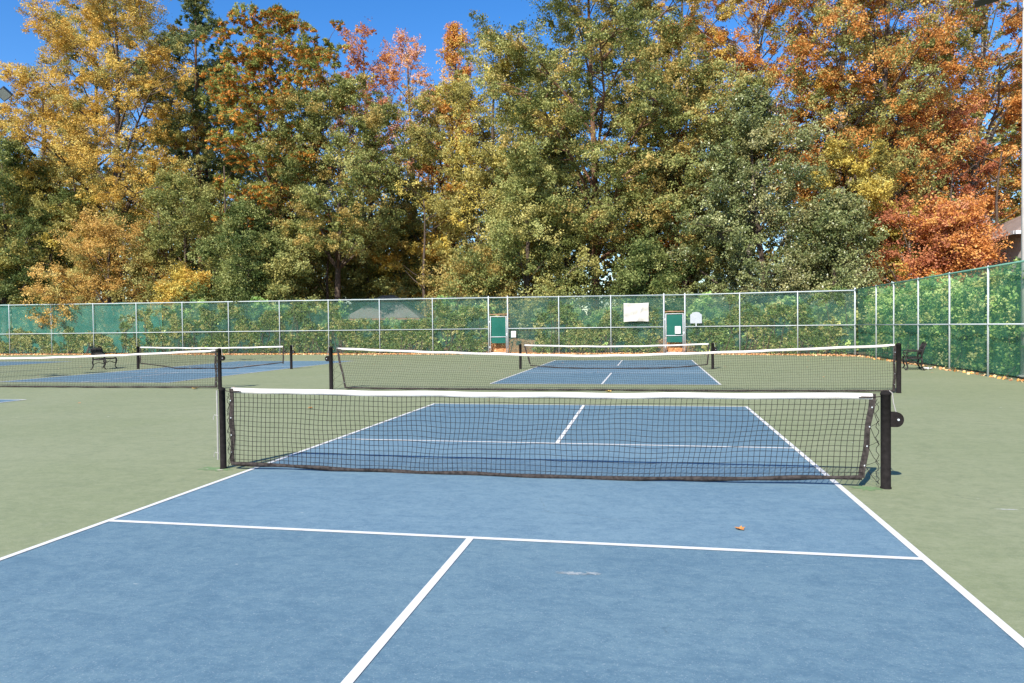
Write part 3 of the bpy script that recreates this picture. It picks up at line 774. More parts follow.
def board(name, x, z, w_, h_, label, mat, arch=False):
    if x > B0[0]:                    # on the run between the right gate and the corner
        d = (Vector((C0[0], C0[1], 0)) - Vector((B0[0], B0[1], 0))).normalized(); nrm = Vector((-d.y, d.x, 0))
    else:
        d, nrm = dA, nA
    p = Vector((x, fy(x), z)) - nrm * .11; b = MB(); out = [(-w_ / 2, -h_ / 2), (w_ / 2, -h_ / 2)]
    if arch: out += [(w_ / 2, h_ * .26), (w_ * .34, h_ * .36), (w_ * .28, h_ * .45), (0, h_ / 2), (-w_ * .28, h_ * .45), (-w_ * .34, h_ * .36), (-w_ / 2, h_ * .26)]
    else: out += [(w_ / 2, h_ / 2), (-w_ / 2, h_ / 2)]
    m = len(out); vs = [d * a + Vector((0, 0, c)) - nrm * yy for yy in (.0, .012) for a, c in out]
    b.add(vs, [tuple(reversed(range(m))), tuple(range(m, 2 * m))] + [(i, (i + 1) % m, m + (i + 1) % m, m + i) for i in range(m)])
    o = b.build(name, mat); o.location = p
    return tag(o, label, 'sign')
sg = board('notice_board', 3.62, 1.92, .62, .60, 'pale grey board with arched top just right of the right gate', M['greysign'], True)
b = MB(); b.box(d * 0 + Vector((0, 0, -.38)), (.05, .03, .18)); b.build('bracket', M['galv'], sg)
board('notice_sign', -6.36, 1.13, .28, .36, 'small white notice on the fence just right of the left gate', M['white'])
board('notice_sign', 2.66, 1.28, .30, .40, 'small white notice fixed to the green screen of the right gate', M['white'])

# ------------------------------------------------------------------ benches
def bench(label, loc, rz):
    root = thing('park_bench', label, 'bench', loc, rz, 'cast-iron benches by the courts')
    LN = 1.22
    for s in (-1, 1):
        x = s * (LN / 2 - .03)
        b = MB(); b.tube([(x, .24, .43), (x, .27, .33), (x, .235, .20), (x, .205, .10), (x, .255, .015), (x, .29, .01)], [.032, .034, .027, .022, .025, .026], 8); b.build('leg', M['iron'], root, True)
        b = MB(); b.tube([(x, -.20, .42), (x, -.23, .30), (x, -.20, .16), (x, -.27, .015), (x, -.31, .01)], [.032, .032, .025, .025, .026], 8); b.build('leg', M['iron'], root, True)
        b = MB(); b.tube([(x, -.20, .42), (x, -.215, .55), (x, -.27, .72), (x, -.34, .90)], [.030, .027, .027, .027], 8)
        b.tube([(x, -.225, .62), (x, -.05, .655), (x, .14, .645), (x, .235, .62), (x, .25, .575), (x, .205, .56)], .021, 8)
        b.tube([(x, .20, .44), (x, .245, .50), (x, .20, .575)], .018, 8)
        b.tube([(x, -.20, .41), (x, .02, .385), (x, .24, .42)], .02, 8)
        b.tube([(x, -.21, .20), (x, 0, .30), (x, .22, .22)], .016, 6)
        b.build('side_frame', M['iron'], root, True)
    b = MB()
    for i in range(7):
        y = -.19 + i * .072; z = .432 - .012 * math.sin(math.pi * i / 6); b.box((0, y, z), (LN - .04, .045, .022))
    b.build('seat', M['iron'], root, bevel=.004)
    b = MB()
    def bp(u, v): return (u * LN / 2, -.215 - (v - .5) * .32, v + .0)
    b.tube([(-LN / 2 + .03, -.34, .90), (-.3, -.35, .935), (0, -.355, .95), (.3, -.35, .935), (LN / 2 - .03, -.34, .90)], .018, 8)
    b.tube([bp(-.95, .52), bp(.95, .52)], .014, 8)
    n = 9
    for i in range(n):
        u0 = -.9 + 1.8 * i / n; u1 = u0 + 1.8 / n; um = (u0 + u1) / 2
        for q in (0, 1):
            a, c = (u0, u1) if q else (u1, u0)
            b.tube([bp(a, .52), bp(um + (a - um) * .6, .62), bp(um, .72), bp(um + (c - um) * .6, .82), bp(c, .91)], .014, 5)
        b.tube([tuple(np.array(bp(um, .72)) + np.array([.045 * math.cos(k), 0.0, .045 * math.sin(k)])) for k in np.linspace(0, 6.28, 9)], .012, 5)
    b.build('backrest', M['iron'], root, True)
    return root
br = bench('black cast-iron bench by the green fence on the right, just past the tennis net post', (9.62, 18.2, 0), R(77)); br.scale = (.94, .94, .94)
bench('black cast-iron bench at the far left beside the left pickleball net', (-20.80, 18.45, 0), R(-69))

# ------------------------------------------------------------------ light poles
def light_pole(label, loc, H, arms, r=.10):
    root = thing('light_pole', label, 'light pole', loc, 0, 'court light poles')
    b = MB(); b.tube([(0, 0, 0), (0, 0, H * .5), (0, 0, H)], [r, r * .9, r * .75], 14); b.tube([(0, 0, 0), (0, 0, .05)], r * 1.8, 14)
    b.build('pole', M['polew'], root, True)
    for (dx, dy, hz, face, tilt, sz) in arms:
        a = MB(); a.tube([(0, 0, hz - .36), (dx * .5, dy * .5, hz - .70)], .028, 8); a.tube([(dx * .22, dy * .22, hz - .5), (dx * .22, dy * .22, hz)], .026, 8); a.tube([(0, 0, hz), (dx, dy, hz)], .035, 8)
        ar = a.build('arm', M['fixture'], root, True)
        rot = (Matrix.Rotation(face, 3, 'Z') @ Matrix.Rotation(tilt, 3, 'X') @ Matrix.Rotation(R(45 if sz < .505 else 0), 3, 'Y'))
        c = Vector((dx, dy, hz))
        f = MB(); f.box(c, (sz, .22, sz), mat=rot); ff = f.build('lamp_head', M['fixture'], root, bevel=.02)
        l = MB(); l.box(c + rot @ Vector((0, -.113, 0)), (sz * .86, .012, sz * .86), mat=rot); l.build('lens', M['lens'], ff)
        y = MB(); y.box(c + rot @ Vector((0, .16, 0)), (.12, .12, .12), mat=rot); y.build('bracket', M['fixture'], ff)
    return root
light_pole('tall pale light pole behind the right fence at the right edge', (11.30, 14.75, 0), 10.7,
           [(-.98, -.1, 10.40, R(-35), R(-38), .56), (.9, -.8, 10.45, R(20), R(-38), .60)], .11)
light_pole('light pole past the left edge, its square lamp head showing by the treetops', (-23.9, 14.95, 0), 10.7,
           [(.86, 1.3, 10.70, R(40), R(30), .40), (1.0, -.9, 10.72, R(40), R(-35), .5)])
light_pole('light pole standing out of view left, seen by its shadow near the bench', (-23.95, 2.6, 0), 10.9,
           [(1.0, .9, 10.95, R(40), R(-35), .5), (1.0, -.9, 10.95, R(40), R(-35), .5)])

# ------------------------------------------------------------------ gazebo and house
gz = thing('gazebo', 'gazebo with grey two-tier hip roof standing behind the back fence', 'gazebo', (-18.35, 44.6, 0), R(8))
def frustum(b, w0, d0, z0, w1, d1, z1, mi=0, bottom=True):
    vs = [(-w0, -d0, z0), (w0, -d0, z0), (w0, d0, z0), (-w0, d0, z0), (-w1, -d1, z1), (w1, -d1, z1), (w1, d1, z1), (-w1, d1, z1)]
    b.add(vs, [(0, 1, 5, 4), (1, 2, 6, 5), (2, 3, 7, 6), (3, 0, 4, 7), (4, 5, 6, 7)] + ([(3, 2, 1, 0)] if bottom else []), mi)
b = MB(); frustum(b, 2.85, 2.85, 2.30, 1.15, 1.15, 3.45); lo = b.build('lower_roof', M['shingle'], gz)
b = MB(); frustum(b, 1.25, 1.25, 3.62, .42, .42, 4.05); b.build('upper_roof', M['shingle'], gz)
b = MB()
for s in (-1, 1):
    b.box((0, s * 2.80, 2.22), (5.64, .05, .15)); b.box((s * 2.80, 0, 2.22), (.05, 5.54, .15))
b.build('fascia', M['fascia'], gz)
b = MB(); b.box((0, 0, 3.53), (2.0, 2.0, .2)); b.build('vent_curb', M['fascia'], gz)
for sx in (-1, 1):
    for sy_ in (-1, 1):
        b = MB(); b.box((sx * 2.4, sy_ * 2.4, 1.12), (.16, .16, 2.3)); b.build('post', M['fascia'], gz)

hs = thing('house', 'cream house with brown hip roof half hidden at the right edge', 'house', (21.3, 38.0, 0))
b = MB(); b.box((6.2, 4.5, 3.3), (11.2, 9, 6.6)); wl = b.build('wall', M['wallw'], hs)
b = MB(); vs = [(-.15, -.6, 6.55), (12.5, -.6, 6.55), (12.5, 9.6, 6.55), (-.15, 9.6, 6.55), (4.3, 4.5, 8.9), (8.0, 4.5, 8.9)]
b.add(vs, [(0, 1, 5, 4), (1, 2, 5), (2, 3, 4, 5), (3, 0, 4), (3, 2, 1, 0)]); b.build('roof', M['roofb'], hs)
b = MB()
b.box((6.2, -.62, 6.50), (12.6, .04, .20)); b.box((-.17, 4.5, 6.50), (.04, 10.2, .20)); b.build('fascia', M['white'], hs)
for wx in (1.9, 4.6, 7.4, 10.2):
    for wz in (1.7, 4.9):
        b = MB()
        for (cx_, cz_, sx_, sz_) in ((0, .68, 1.1, .08), (0, -.68, 1.1, .08), (-.51, 0, .08, 1.36), (.51, 0, .08, 1.36), (0, 0, 1.0, .05)):
            b.box((wx + cx_, -.02, wz + cz_), (sx_, .06, sz_))
        wf = b.build('window', M['white'], hs)
        b = MB(); b.box((wx, -.005, wz), (1.0, .02, 1.3)); b.build('pane', M['glass'], wf)

# ------------------------------------------------------------------ banks, litter, hedges
def grid_sheet(name, x0, x1, y0, y1, nx, ny, fz, mat, kind='structure'):
    b = MB(); vs = []; fs = []
    for i in range(nx + 1):
        for j in range(ny + 1):
            x = x0 + (x1 - x0) * i / nx; y = y0 + (y1 - y0) * j / ny; vs.append((x, y, fz(x, y)))
    for i in range(nx):
        for j in range(ny): fs.append((i * (ny + 1) + j, (i + 1) * (ny + 1) + j, (i + 1) * (ny + 1) + j + 1, i * (ny + 1) + j + 1))
    b.add(vs, fs); o = b.build(name, mat, None, True); o['kind'] = kind; return o
def fy(x): return A0[1] + (x - A0[0]) / (B0[0] - A0[0]) * (B0[1] - A0[1]) if x < B0[0] else B0[1] + (x - B0[0]) / (C0[0] - B0[0]) * (C0[1] - B0[1])
def bank(x, y):
    t = min(1, max(0, (y - fy(min(x, 10.7)) - .13) / .5)); s = t * t * (3 - 2 * t)
    g = .70 * math.exp(-((x + 6.9) / 2.6) ** 2) + .72 * math.exp(-((x - 2.4) / 1.5) ** 2)
    return -.045 + s * (g + .10 + .04 * math.sin(x * .9)) + .02 * math.sin(x * 5 + y * 3) * s
grid_sheet('straw_bank', -46, 10.4, 29.2, 44, 240, 90, lambda x, y: bank(x, y) if y > fy(x) + .12 else -.10, M['straw'])

rng = np.random.default_rng(4)
def litter(n, fx):
    P = np.array([fx() for _ in range(n)]); return P
rr = random.Random(3)
def lit_pt():
    if rr.random() < .78:
        x = rr.uniform(-46, 10.5); k = abs(rr.gauss(0, .30 + .25 * (math.sin(x * .7) > .2))); y = fy(x) - .03 - k + (.3 if rr.random() < .4 else 0)
    else:
        y = rr.uniform(4, 28.9); t = (28.95 - y) / 18; x = 10.72 - .28 * min(1, t) + .02 - abs(rr.gauss(0, .13))
        if rr.random() < .90: return lit_pt()
    return (x, y, .012 + rr.random() * .03)
P = litter(12000, lit_pt)
V = leaves_at(rng, P, .12, .085, bias=(0, -.25, .9), spread=.8)
o = quads_object('fallen_leaves', V, rng.uniform(0, 1, len(P)), (rng.uniform(0, 1, len(P)) < .3) * 1.0, LM['litter'])
tag(o, 'line of orange fallen leaves drifted along the foot of the fences', 'fallen leaves', kind='stuff')
# litter on the banks beyond the gates
def bk_pt():
    x = rr.gauss(-6.9, 1.8) if rr.random() < .5 else (rr.gauss(2.4, 1.0) if rr.random() < .6 else rr.uniform(-45, 10)); x = min(x, 10.2); y = fy(x) + .2 + abs(rr.gauss(0, 1.2)); return (x, y, bank(x, y) + .02)
P = litter(9000, bk_pt); V = leaves_at(rng, P, .14, .06, bias=(0, -.3, .8), spread=.8)
o = quads_object('pine_straw', V, rng.uniform(.3, 1, len(P)), np.zeros(len(P)), LM['litter'])
tag(o, 'orange pine straw covering the bank behind the gates', 'pine straw', kind='stuff')

def hedge(name, label, cat, pts, per, mat, leaf, seed, zp, crad=.32, thin=None):
    rng = np.random.default_rng(seed); C = np.array(pts); k = len(C)
    V, ti, zo = crown_leaves(rng, C, rng.uniform(.7, 1.3, k) * crad, per, leaf, .9, None, 1, zp)
    if thin is not None:                      # press the climber flat against the mesh, between wires and windscreen
        cy_ = V.mean(1)[:, 1]; fyv = np.array([fy(v) for v in V.mean(1)[:, 0]])
        V[:, :, 1] += (fyv + .02 + (cy_ - fyv - .02) * thin - cy_)[:, None]
    rn = random.Random(seed); b = MB()
    for i in range(0, k, 9):
        x, y, z = C[i]; dy = .15 if thin is None else 0; b.tube([(x + rn.uniform(-.5, .5), y + dy, -.05), (x + rn.uniform(-.2, .2), y + dy * .5, z * .5), (x + rn.uniform(-.3, .3), y, z)], [.022, .016, .006], 4, caps=False)
    root = thing(name, label, cat, (0, 0, 0)); root.location = (float(C[:, 0].mean()), float(C[:, 1].mean()), 0)
    s = b.build('stems', M['bark'], root); f = quads_object('foliage', V, ti, zo, LM[mat], root)
    for q in (s, f): q.matrix_parent_inverse = Matrix.Translation(-root.location)
    return root
def hsum(x, terms): return sum(a * math.sin(x * f + p) for a, f, p in terms)
def back_hedge_pts(x0, x1, n, top, dmin, dmax, seed, skip=()):
    rn = random.Random(seed); out = []
    while len(out) < n:
        x = rn.uniform(x0, x1)
        if any(a < x < c for a, c in skip): continue
        zt = min(top(x), 1.9) if -17.6 < x < -11.2 else top(x); z = zt * (rn.random() ** .85)
        if z < .12: continue
        out.append((x, fy(x) + rn.uniform(dmin, dmax) + .10 * z, z))
    return out
gates = ((-8.0, -5.9), (1.5, 3.3))
hedge('hedge', 'low pale shrubs behind the teal screen at the far left of the back fence', 'hedge',
      back_hedge_pts(-46, -32.3, 330, lambda x: 1.35 + hsum(x, ((.25, 1.3, 0), (.15, 3.1, 1))), .5, 1.5, 1), 95, 'hedgey', (.15, .09), 21, .45)
hedge('hedge', 'thick mixed hedge behind the back fence between the far left screen and the left gate', 'hedge',
      back_hedge_pts(-32.3, -8.0, 1150, lambda x: 2.95 + hsum(x, ((.3, 1.1, 2), (.22, 2.9, 1))), .25, 1.5, 2), 95, 'hedge', (.14, .085), 22, .25)
hedge('hedge', 'thick green hedge behind the back fence between the two gates', 'hedge',
      back_hedge_pts(-5.2, 1.6, 330, lambda x: 2.35 + hsum(x, ((.3, 1.7, 2), (.25, 3.9, 1))), .25, 1.4, 3), 95, 'hedge', (.14, .085), 23, .22)
hedge('hedge', 'dense green hedge behind the back fence right of the right gate', 'hedge',
      back_hedge_pts(3.4, 10.9, 400, lambda x: 2.45 + hsum(x, ((.3, 1.5, 2), (.25, 3.3, 0))), .25, 1.4, 4), 95, 'hedge', (.14, .085), 24, .12)
# vines that have grown through the mesh on the court side
def vines(label, x0, x1, n, top, seed, mat, zp, skip=()):
    rn = random.Random(seed); C = []
    while len(C) < n:
        x = rn.uniform(x0, x1)
        if any(a < x < c for a, c in skip): continue
        t = min(top(x), 1.95) if -17.3 < x < -11.5 else top(x); z = t * rn.random() ** .8
        if z < .15 or (3.1 < x < 4.15 and z > 1.25) or (-.45 < x < 1.4 and z > 1.45): continue
        # lumpy mask so that the screen shows between the strands
        if math.sin(x * 2.7 + z * 2.1) + math.sin(x * 1.1 - z * 3.3 + 1) + rn.uniform(-1.2, 1.2) < -.9 + .55 * z: continue
        C.append((x, fy(x) + .02, z))
    return hedge('climbing_vine', label, 'climbing plant', C, 56, mat, (.105, .062), seed, zp, .27, .16)
vines('sparse pale creeper along the foot of the teal screen at the far left', -46.3, -33.6, 330, lambda x: 1.5 + hsum(x, ((.25, 1.3, 0),)), 30, 'vine', .6)
vines('pale leafy vines climbing the back fence behind the far left bench', -33.5, -27.0, 170, lambda x: 2.9, 31, 'vine', .5)
vines('green and yellow vines climbing the back fence in front of the gazebo', -27.0, -8.1, 1050, lambda x: 3.0 + hsum(x, ((.35, .9, 0),)), 32, 'vine', .25)
vines('vines with some orange leaves climbing the back fence between the gates', -5.0, 1.5, 300, lambda x: 2.5 + hsum(x, ((.5, 1.4, 1),)), 33, 'vine', .3)
vines('bright green vines climbing the back fence under the arched board and right of it', 3.4, 10.2, 360, lambda x: 2.75 + hsum(x, ((.4, 1.4, 0),)), 34, 'vine', .2)
# hedge along the right fence
rn = random.Random(9); C = []
for i in range(1500):
    y = rn.uniform(3.5, 29.5); z = (2.85 + .2 * math.sin(y * .9)) * rn.random() ** .8
    if z < .12: continue
    C.append((11.25 + rn.random() ** 1.5 * 1.6 + .06 * z, y, z))
hedge('hedge', 'tall loose hedge seen through the bright green screen of the right fence', 'hedge', C, 105, 'hedge', (.115, .068), 41, .18, .36)

# ------------------------------------------------------------------ trees
T = make_tree
one = lambda a, b_=None: None
# front row, left to right
T('oak_tree', 'dark green tree at the far left edge with black shade under it', 'tree', -46.6, 38.5, 15.5, 4.4, 3.5, 'green', seed=1, clumps=170, zp=.25)
T('oak_tree', 'gold-topped tree rounding off the treeline at the far left', 'tree', -50.5, 46, 24.0, 5.2, 6, 'goldgreen', seed=2, clumps=210, ztop=lambda t: (t - .35) * 1.6, shape='round')
T('oak_tree', 'big golden tree leaning left, the tallest of the left side', 'tree', -41.3, 44, 31.0, 6.6, 8, 'gold', seed=3, clumps=560, zp=.25, limbs=22, leaf=(.2, .13))
T('tall_tree', 'feathery olive tree topping the left skyline behind the golden tree', 'tree', -52.3, 54, 34.5, 4.2, 15, 'olivegold', seed=4, clumps=150, zp=.35, crad=.75, limbs=18)
T('pine_tree', 'slender dark green pine left of the orange-tufted pine', 'pine tree', -36.0, 47, 30.0, 3.6, 13, 'pineg', 'barkp', seed=5, clumps=190, per=190, leaf=(.26, .075), shape='column', zp=.15, needle=True, crad=.80, limbs=20)
T('pine_tree', 'tall pine with green needles and orange tufts and a rounded head', 'pine tree', -26.3, 42, 25.0, 4.7, 8, 'pine', 'barkp', seed=6, clumps=360, per=230, leaf=(.25, .08), shape='pinehead', zp=.85, needle=True, under=True, crad=.72, flat=.6, limbs=24)
T('oak_tree', 'grey-olive tree between the orange-tufted pine and the red treetop', 'tree', -21.0, 41.5, 19.5, 5.2, 7.0, 'olivegold', seed=7, clumps=250, zp=.22, limbs=20)
T('maple_tree', 'tree with a thin red-orange top showing against the sky above the olive tree', 'maple tree', -24.2, 55, 28.8, 3.4, 14, 'red', seed=8, clumps=230, zp=.35, crad=.62, per=63)
T('maple_tree', 'tree with a pinkish thin top between the red and the orange treetops', 'maple tree', -20.0, 55, 28.0, 2.6, 14, 'pink', seed=9, clumps=170, zp=.35, crad=.6, per=56, shape='round')
T('maple_tree', 'narrow orange treetop pointing up behind the middle of the wood', 'maple tree', -14.3, 49, 25.8, 3.0, 11, 'orangegold', seed=10, clumps=240, zp=.35, crad=.62, per=63, shape='spire')
T('oak_tree', 'olive-yellow tree behind the gazebo, left of the big central tree', 'tree', -15.6, 49, 20.5, 4.2, 4.5, 'olivegold', seed=12, clumps=170, zp=.5, crad=.8)
T('oak_tree', 'olive-yellow tree whose rounded top steps up towards the big central tree', 'tree', -9.6, 43, 21.3, 4.6, 3.5, 'oliveyel', seed=13, clumps=230, zp=.22, limbs=20)
T('oak_tree', 'huge green central tree with a lit orange-brown trunk above the fence', 'tree', -2.6, 42, 27.5, 6.8, 7, 'olivegold', 'barkp', seed=14, clumps=620, zp=.20, limbs=26)
T('oak_tree', 'shorter bushy olive tree standing before the central tree on its left', 'tree', -6.6, 38.2, 12.5, 4.0, .6, 'olive', seed=15, clumps=190, zp=.35, shape='skirt')
T('oak_tree', 'mid-height green and gold tree between the central tree and the glossy dark one', 'tree', 3.6, 41, 18.5, 4.6, 5, 'olivegold', seed=16, clumps=240, zp=.30, limbs=20)
T('oak_tree', 'thin orange and green treetop right of the central tree top', 'tree', 3.4, 50, 30.0, 4.6, 12, 'goldgreen', seed=17, clumps=140, zp=.5, crad=.75, bare=6)
T('magnolia_tree', 'broad glossy dark green tree rising right behind the fence corner', 'tree', 7.6, 38, 15.3, 4.9, .4, 'magnolia', seed=18, clumps=330, zp=.16, shape='skirt', leaf=(.2, .12), limbs=22)
T('magnolia_tree', 'low glossy dark green tree at the fence corner, right of the broad one', 'tree', 11.4, 35.5, 8.6, 3.1, .3, 'magnolia', seed=19, clumps=170, zp=.2, shape='skirt', leaf=(.2, .12))
T('sweetgum_tree', 'airy orange tree with pale bare branches above the glossy dark tree', 'tree', 8.8, 50, 31.0, 5.6, 12, 'orangegold', 'barkl', seed=20, clumps=190, zp=.35, crad=.72, per=110, bare=30, limbs=22)
T('oak_tree', 'tall orange and green tree right of the airy pale-branched one', 'tree', 14.2, 46, 28.5, 4.8, 7, 'orange', 'barkl', seed=21, clumps=210, per=120, zp=.5, limbs=22, bare=6)
T('maple_tree', 'yellow tree with light green lower leaves above the fence corner', 'maple tree', 13.6, 39.8, 12.8, 2.8, 3, 'oliveyel', seed=22, clumps=100, zp=.62, crad=.75)
T('maple_tree', 'low red-orange maple right of the fence corner', 'maple tree', 15.9, 38.0, 8.6, 2.9, 1.4, 'red', 'barkl', seed=23, clumps=70, per=85, zp=.35, crad=.70, shape='round', leaf=(.19, .14))
T('oak_tree', 'tall brown and orange tree with dark twisted limbs at upper right', 'tree', 16.6, 44, 27.0, 5.2, 7, 'orange', seed=24, clumps=230, per=110, zp=.45, limbs=24, bare=12)
T('oak_tree', 'orange tree rising behind the white pole at the right edge', 'tree', 24.6, 51, 31.0, 6.0, 7, 'orange', 'barkl', seed=25, clumps=240, per=115, zp=.4, limbs=22, bare=12)
T('maple_tree', 'rust-red maple with a dark open middle at upper right', 'maple tree', 19.8, 45.5, 16.5, 3.2, 5, 'red', seed=44, clumps=120, per=110, zp=.5, crad=.72)
T('maple_tree', 'small red maple just left of the cream house', 'maple tree', 17.9, 36.8, 8.2, 1.7, 1.5, 'red', seed=26, clumps=110, zp=.6)
T('oak_tree', 'orange-brown spreading low tree in front of the golden tree', 'tree', -37.6, 38.6, 9.8, 4.2, 1.0, 'brown', seed=27, clumps=170, zp=.35, shape='round', leaf=(.17, .11))
T('dogwood_tree', 'small yellow-leaved tree low between the spreading tree and the dark bush', 'tree', -31.3, 38.5, 5.6, 1.7, .8, 'yellow', seed=28, clumps=70, zp=.4)
T('oak_tree', 'dark green bushy tree under the orange-tufted pine', 'tree', -26.4, 38.6, 10.3, 3.6, .7, 'green', seed=29, clumps=170, zp=.45, shape='skirt')
T('dogwood_tree', 'low olive-yellow tree just behind the fence right of the gazebo', 'tree', -10.0, 38.0, 6.4, 2.7, .5, 'olivegold', seed=30, clumps=120, zp=.55)
T('dogwood_tree', 'bright green bush in the dark gap right of the lit brown trunk', 'tree', .9, 37.0, 6.2, 2.6, .3, 'green', seed=31, clumps=100, zp=.3, shape='skirt')
T('oak_tree', 'pale olive tree left of the golden tree, under its lower boughs', 'tree', -45.0, 40.5, 14.5, 4.2, 3.2, 'oliveyel', seed=32, clumps=170, zp=.25)
T('oak_tree', 'pale green tree filling the space between the golden tree and the slender pine', 'tree', -33.8, 42, 13.5, 3.8, 2.2, 'olive', seed=33, clumps=170, zp=.5)
T('dogwood_tree', 'low olive tree behind the fence, some way left of the gazebo', 'tree', -24.6, 38.6, 7.8, 2.6, .8, 'olive', seed=34, clumps=110, zp=.6)
T('maple_tree', 'golden understory tree glowing between dark trunks behind the gazebo', 'maple tree', -18.5, 50, 10.5, 4.0, 2, 'yellow', seed=35, clumps=110, zp=.5)
T('maple_tree', 'orange understory maple in the gap right of the central trunk', 'maple tree', 2.2, 43, 11.0, 2.4, 4, 'orange', seed=36, clumps=60, zp=.2, crad=.7)
T('oak_tree', 'dark green tree filling behind the slender pine', 'tree', -37.5, 51, 25.0, 5.0, 6, 'olive', seed=37, clumps=190, zp=.3)
T('oak_tree', 'green tree filling the wood behind the orange-tufted pine', 'tree', -29.5, 52, 18.5, 4.6, 4, 'olivegold', seed=38, clumps=170, zp=.3)
T('oak_tree', 'green tree behind the olive-yellow trees left of centre', 'tree', -7.0, 52, 23.0, 5.0, 5, 'olive', seed=39, clumps=190, zp=.3)
T('oak_tree', 'orange tree half hidden behind the yellow tree at right', 'tree', 19.5, 54, 24.0, 5.5, 6, 'orange', seed=40, clumps=190, zp=.35)
T('oak_tree', 'orange tree behind the cream house', 'tree', 31.0, 50, 24.0, 6.0, 5, 'orangegold', seed=41, clumps=200, zp=.3)
T('oak_tree', 'orange tree leaning over the right fence beyond the house', 'tree', 29.5, 31, 15.0, 4.0, 4, 'orange', seed=42, clumps=140, zp=.3)
T('sapling_tree', 'slender pale-trunked sapling seen through the green screen near the fence corner', 'tree', 12.3, 27.0, 3.2, .6, 1.8, 'hedge', 'barkl', seed=43, clumps=14, zp=.3, crad=.4, tr=.06, limbs=6, per=60)

T('oak_tree', 'low olive tree filling the shade under the crowns behind the gazebo', 'tree', -20.5, 49.0, 10.0, 4.6, 1.0, 'olive', seed=45, clumps=150, zp=.4)
T('oak_tree', 'low green tree in the shade left of the gazebo, under the tall olive tree', 'tree', -27.0, 47.0, 9.5, 4.2, 1.0, 'olivegold', seed=46, clumps=130, zp=.3)
# bare thin trunks standing in the shade under the crowns
rn = random.Random(77)
protos = []
for v in range(4):
    r = thing('dead_tree', 'thin bare dark trunk standing in the shade behind the back fence', 'tree', (0, 0, 0), 0, 'thin bare trunks in the shade of the wood')
    b = MB(); h = 9 + v * 1.5; k = rn.uniform(-.5, .5)
    pts = [(k * math.sin(i * .5) * .6 + .05 * i * k, .2 * math.sin(i + v), h * i / 8 - .05) for i in range(9)]
    b.tube(pts, [.15 - .014 * i for i in range(9)], 7); b.build('trunk', M['bark'], r, True)
    b = MB()
    for q in range(7):
        z0 = h * rn.uniform(.35, .95); a = rn.uniform(0, 6.28); ln = rn.uniform(.8, 2.2); i = int(z0 / h * 8); p = Vector(pts[min(i, 8)]); p.z = z0
        e = p + Vector((math.cos(a) * ln, math.sin(a) * ln, ln * .7)); b.tube([p, p.lerp(e, .5) + Vector((0, 0, -.1)), e], [.04, .028, .008], 4, caps=False)
    b.build('branches', M['bark'], r, True); protos.append(r)
spots = [(-47.5, 39), (-44, 42), (-48.9, 43), (-41.8, 40), (-39, 41), (-34.4, 39.6), (-32.5, 43), (-29.2, 40), (-24, 40), (-22.8, 43.5), (-21.4, 47.5), (-19.0, 48.6), (-16.6, 49), (-14.2, 40.5),
         (-11.3, 44), (-4.6, 44.5), (1.3, 40), (2.7, 44), (5.2, 43), (12.4, 42), (15.3, 41), (18.9, 39.5), (22.4, 42)]
for i, (x, y) in enumerate(spots):
    o = protos[i] if i < 4 else copy_tree(protos[i % 4]); o.location = (x, y, 0); o.rotation_euler = (0, 0, rn.uniform(0, 6.28))

# the far wood: one mass of foliage and trunks behind the named trees
rng = np.random.default_rng(99); rn = random.Random(99); C = []; rd = []; tb = MB()
for row, (yy, hh) in enumerate(((60, 17), (68, 21), (78, 25))):
    x = -105.0
    while x < 60:
        H = hh * rn.uniform(.82, 1.12); y = yy + rn.uniform(-3, 3); Rr = rn.uniform(3.5, 5.5)
        if -34 < x < -22: H *= .88
        tb.tube([(x, y, -.1), (x + rn.uniform(-.4, .4), y, H * .5), (x + rn.uniform(-.6, .6), y, H * .9)], [.26, .18, .05], 6)
        for q in range(70):
            t = rn.random(); a = rn.uniform(0, 6.28); r = Rr * max(.1, 1 - abs(2 * t - .8) ** 2.2 / 1.5) ** .5 * rn.random() ** .5
            C.append((x + math.cos(a) * r, y + math.sin(a) * r, H * (.10 + .9 * t))); rd.append(rn.uniform(.9, 1.7))
        x += rn.uniform(5.0, 8.0)
V, ti, zo = crown_leaves(rng, np.array(C), np.array(rd), 48, (.42, .28), .7, None, 1, .35)
wo = thing('woodland', 'wood of mixed olive and gold trees far behind the front rows', 'woodland'); wo['kind'] = 'stuff'
tb.build('trunks', M['bark'], wo, True); quads_object('foliage', V, ti, zo, LM['olivegold'], wo)
# undergrowth on the forest floor
C = [(rn.uniform(-60, 34), rn.uniform(37.5, 58), abs(rn.gauss(0, .7)) + .1) for _ in range(1500)]
C = [c for c in C if not (c[0] > 11 and c[1] < 36) and not (-24 < c[0] < -11 and c[1] < 48)]
V, ti, zo = crown_leaves(rng, np.array(C), rng.uniform(.5, 1.1, len(C)), 60, (.2, .13), .7, None, 1, .3)
o = quads_object('undergrowth', V, ti, zo, LM['green']); tag(o, 'dark green undergrowth on the floor of the wood', 'undergrowth', kind='stuff')

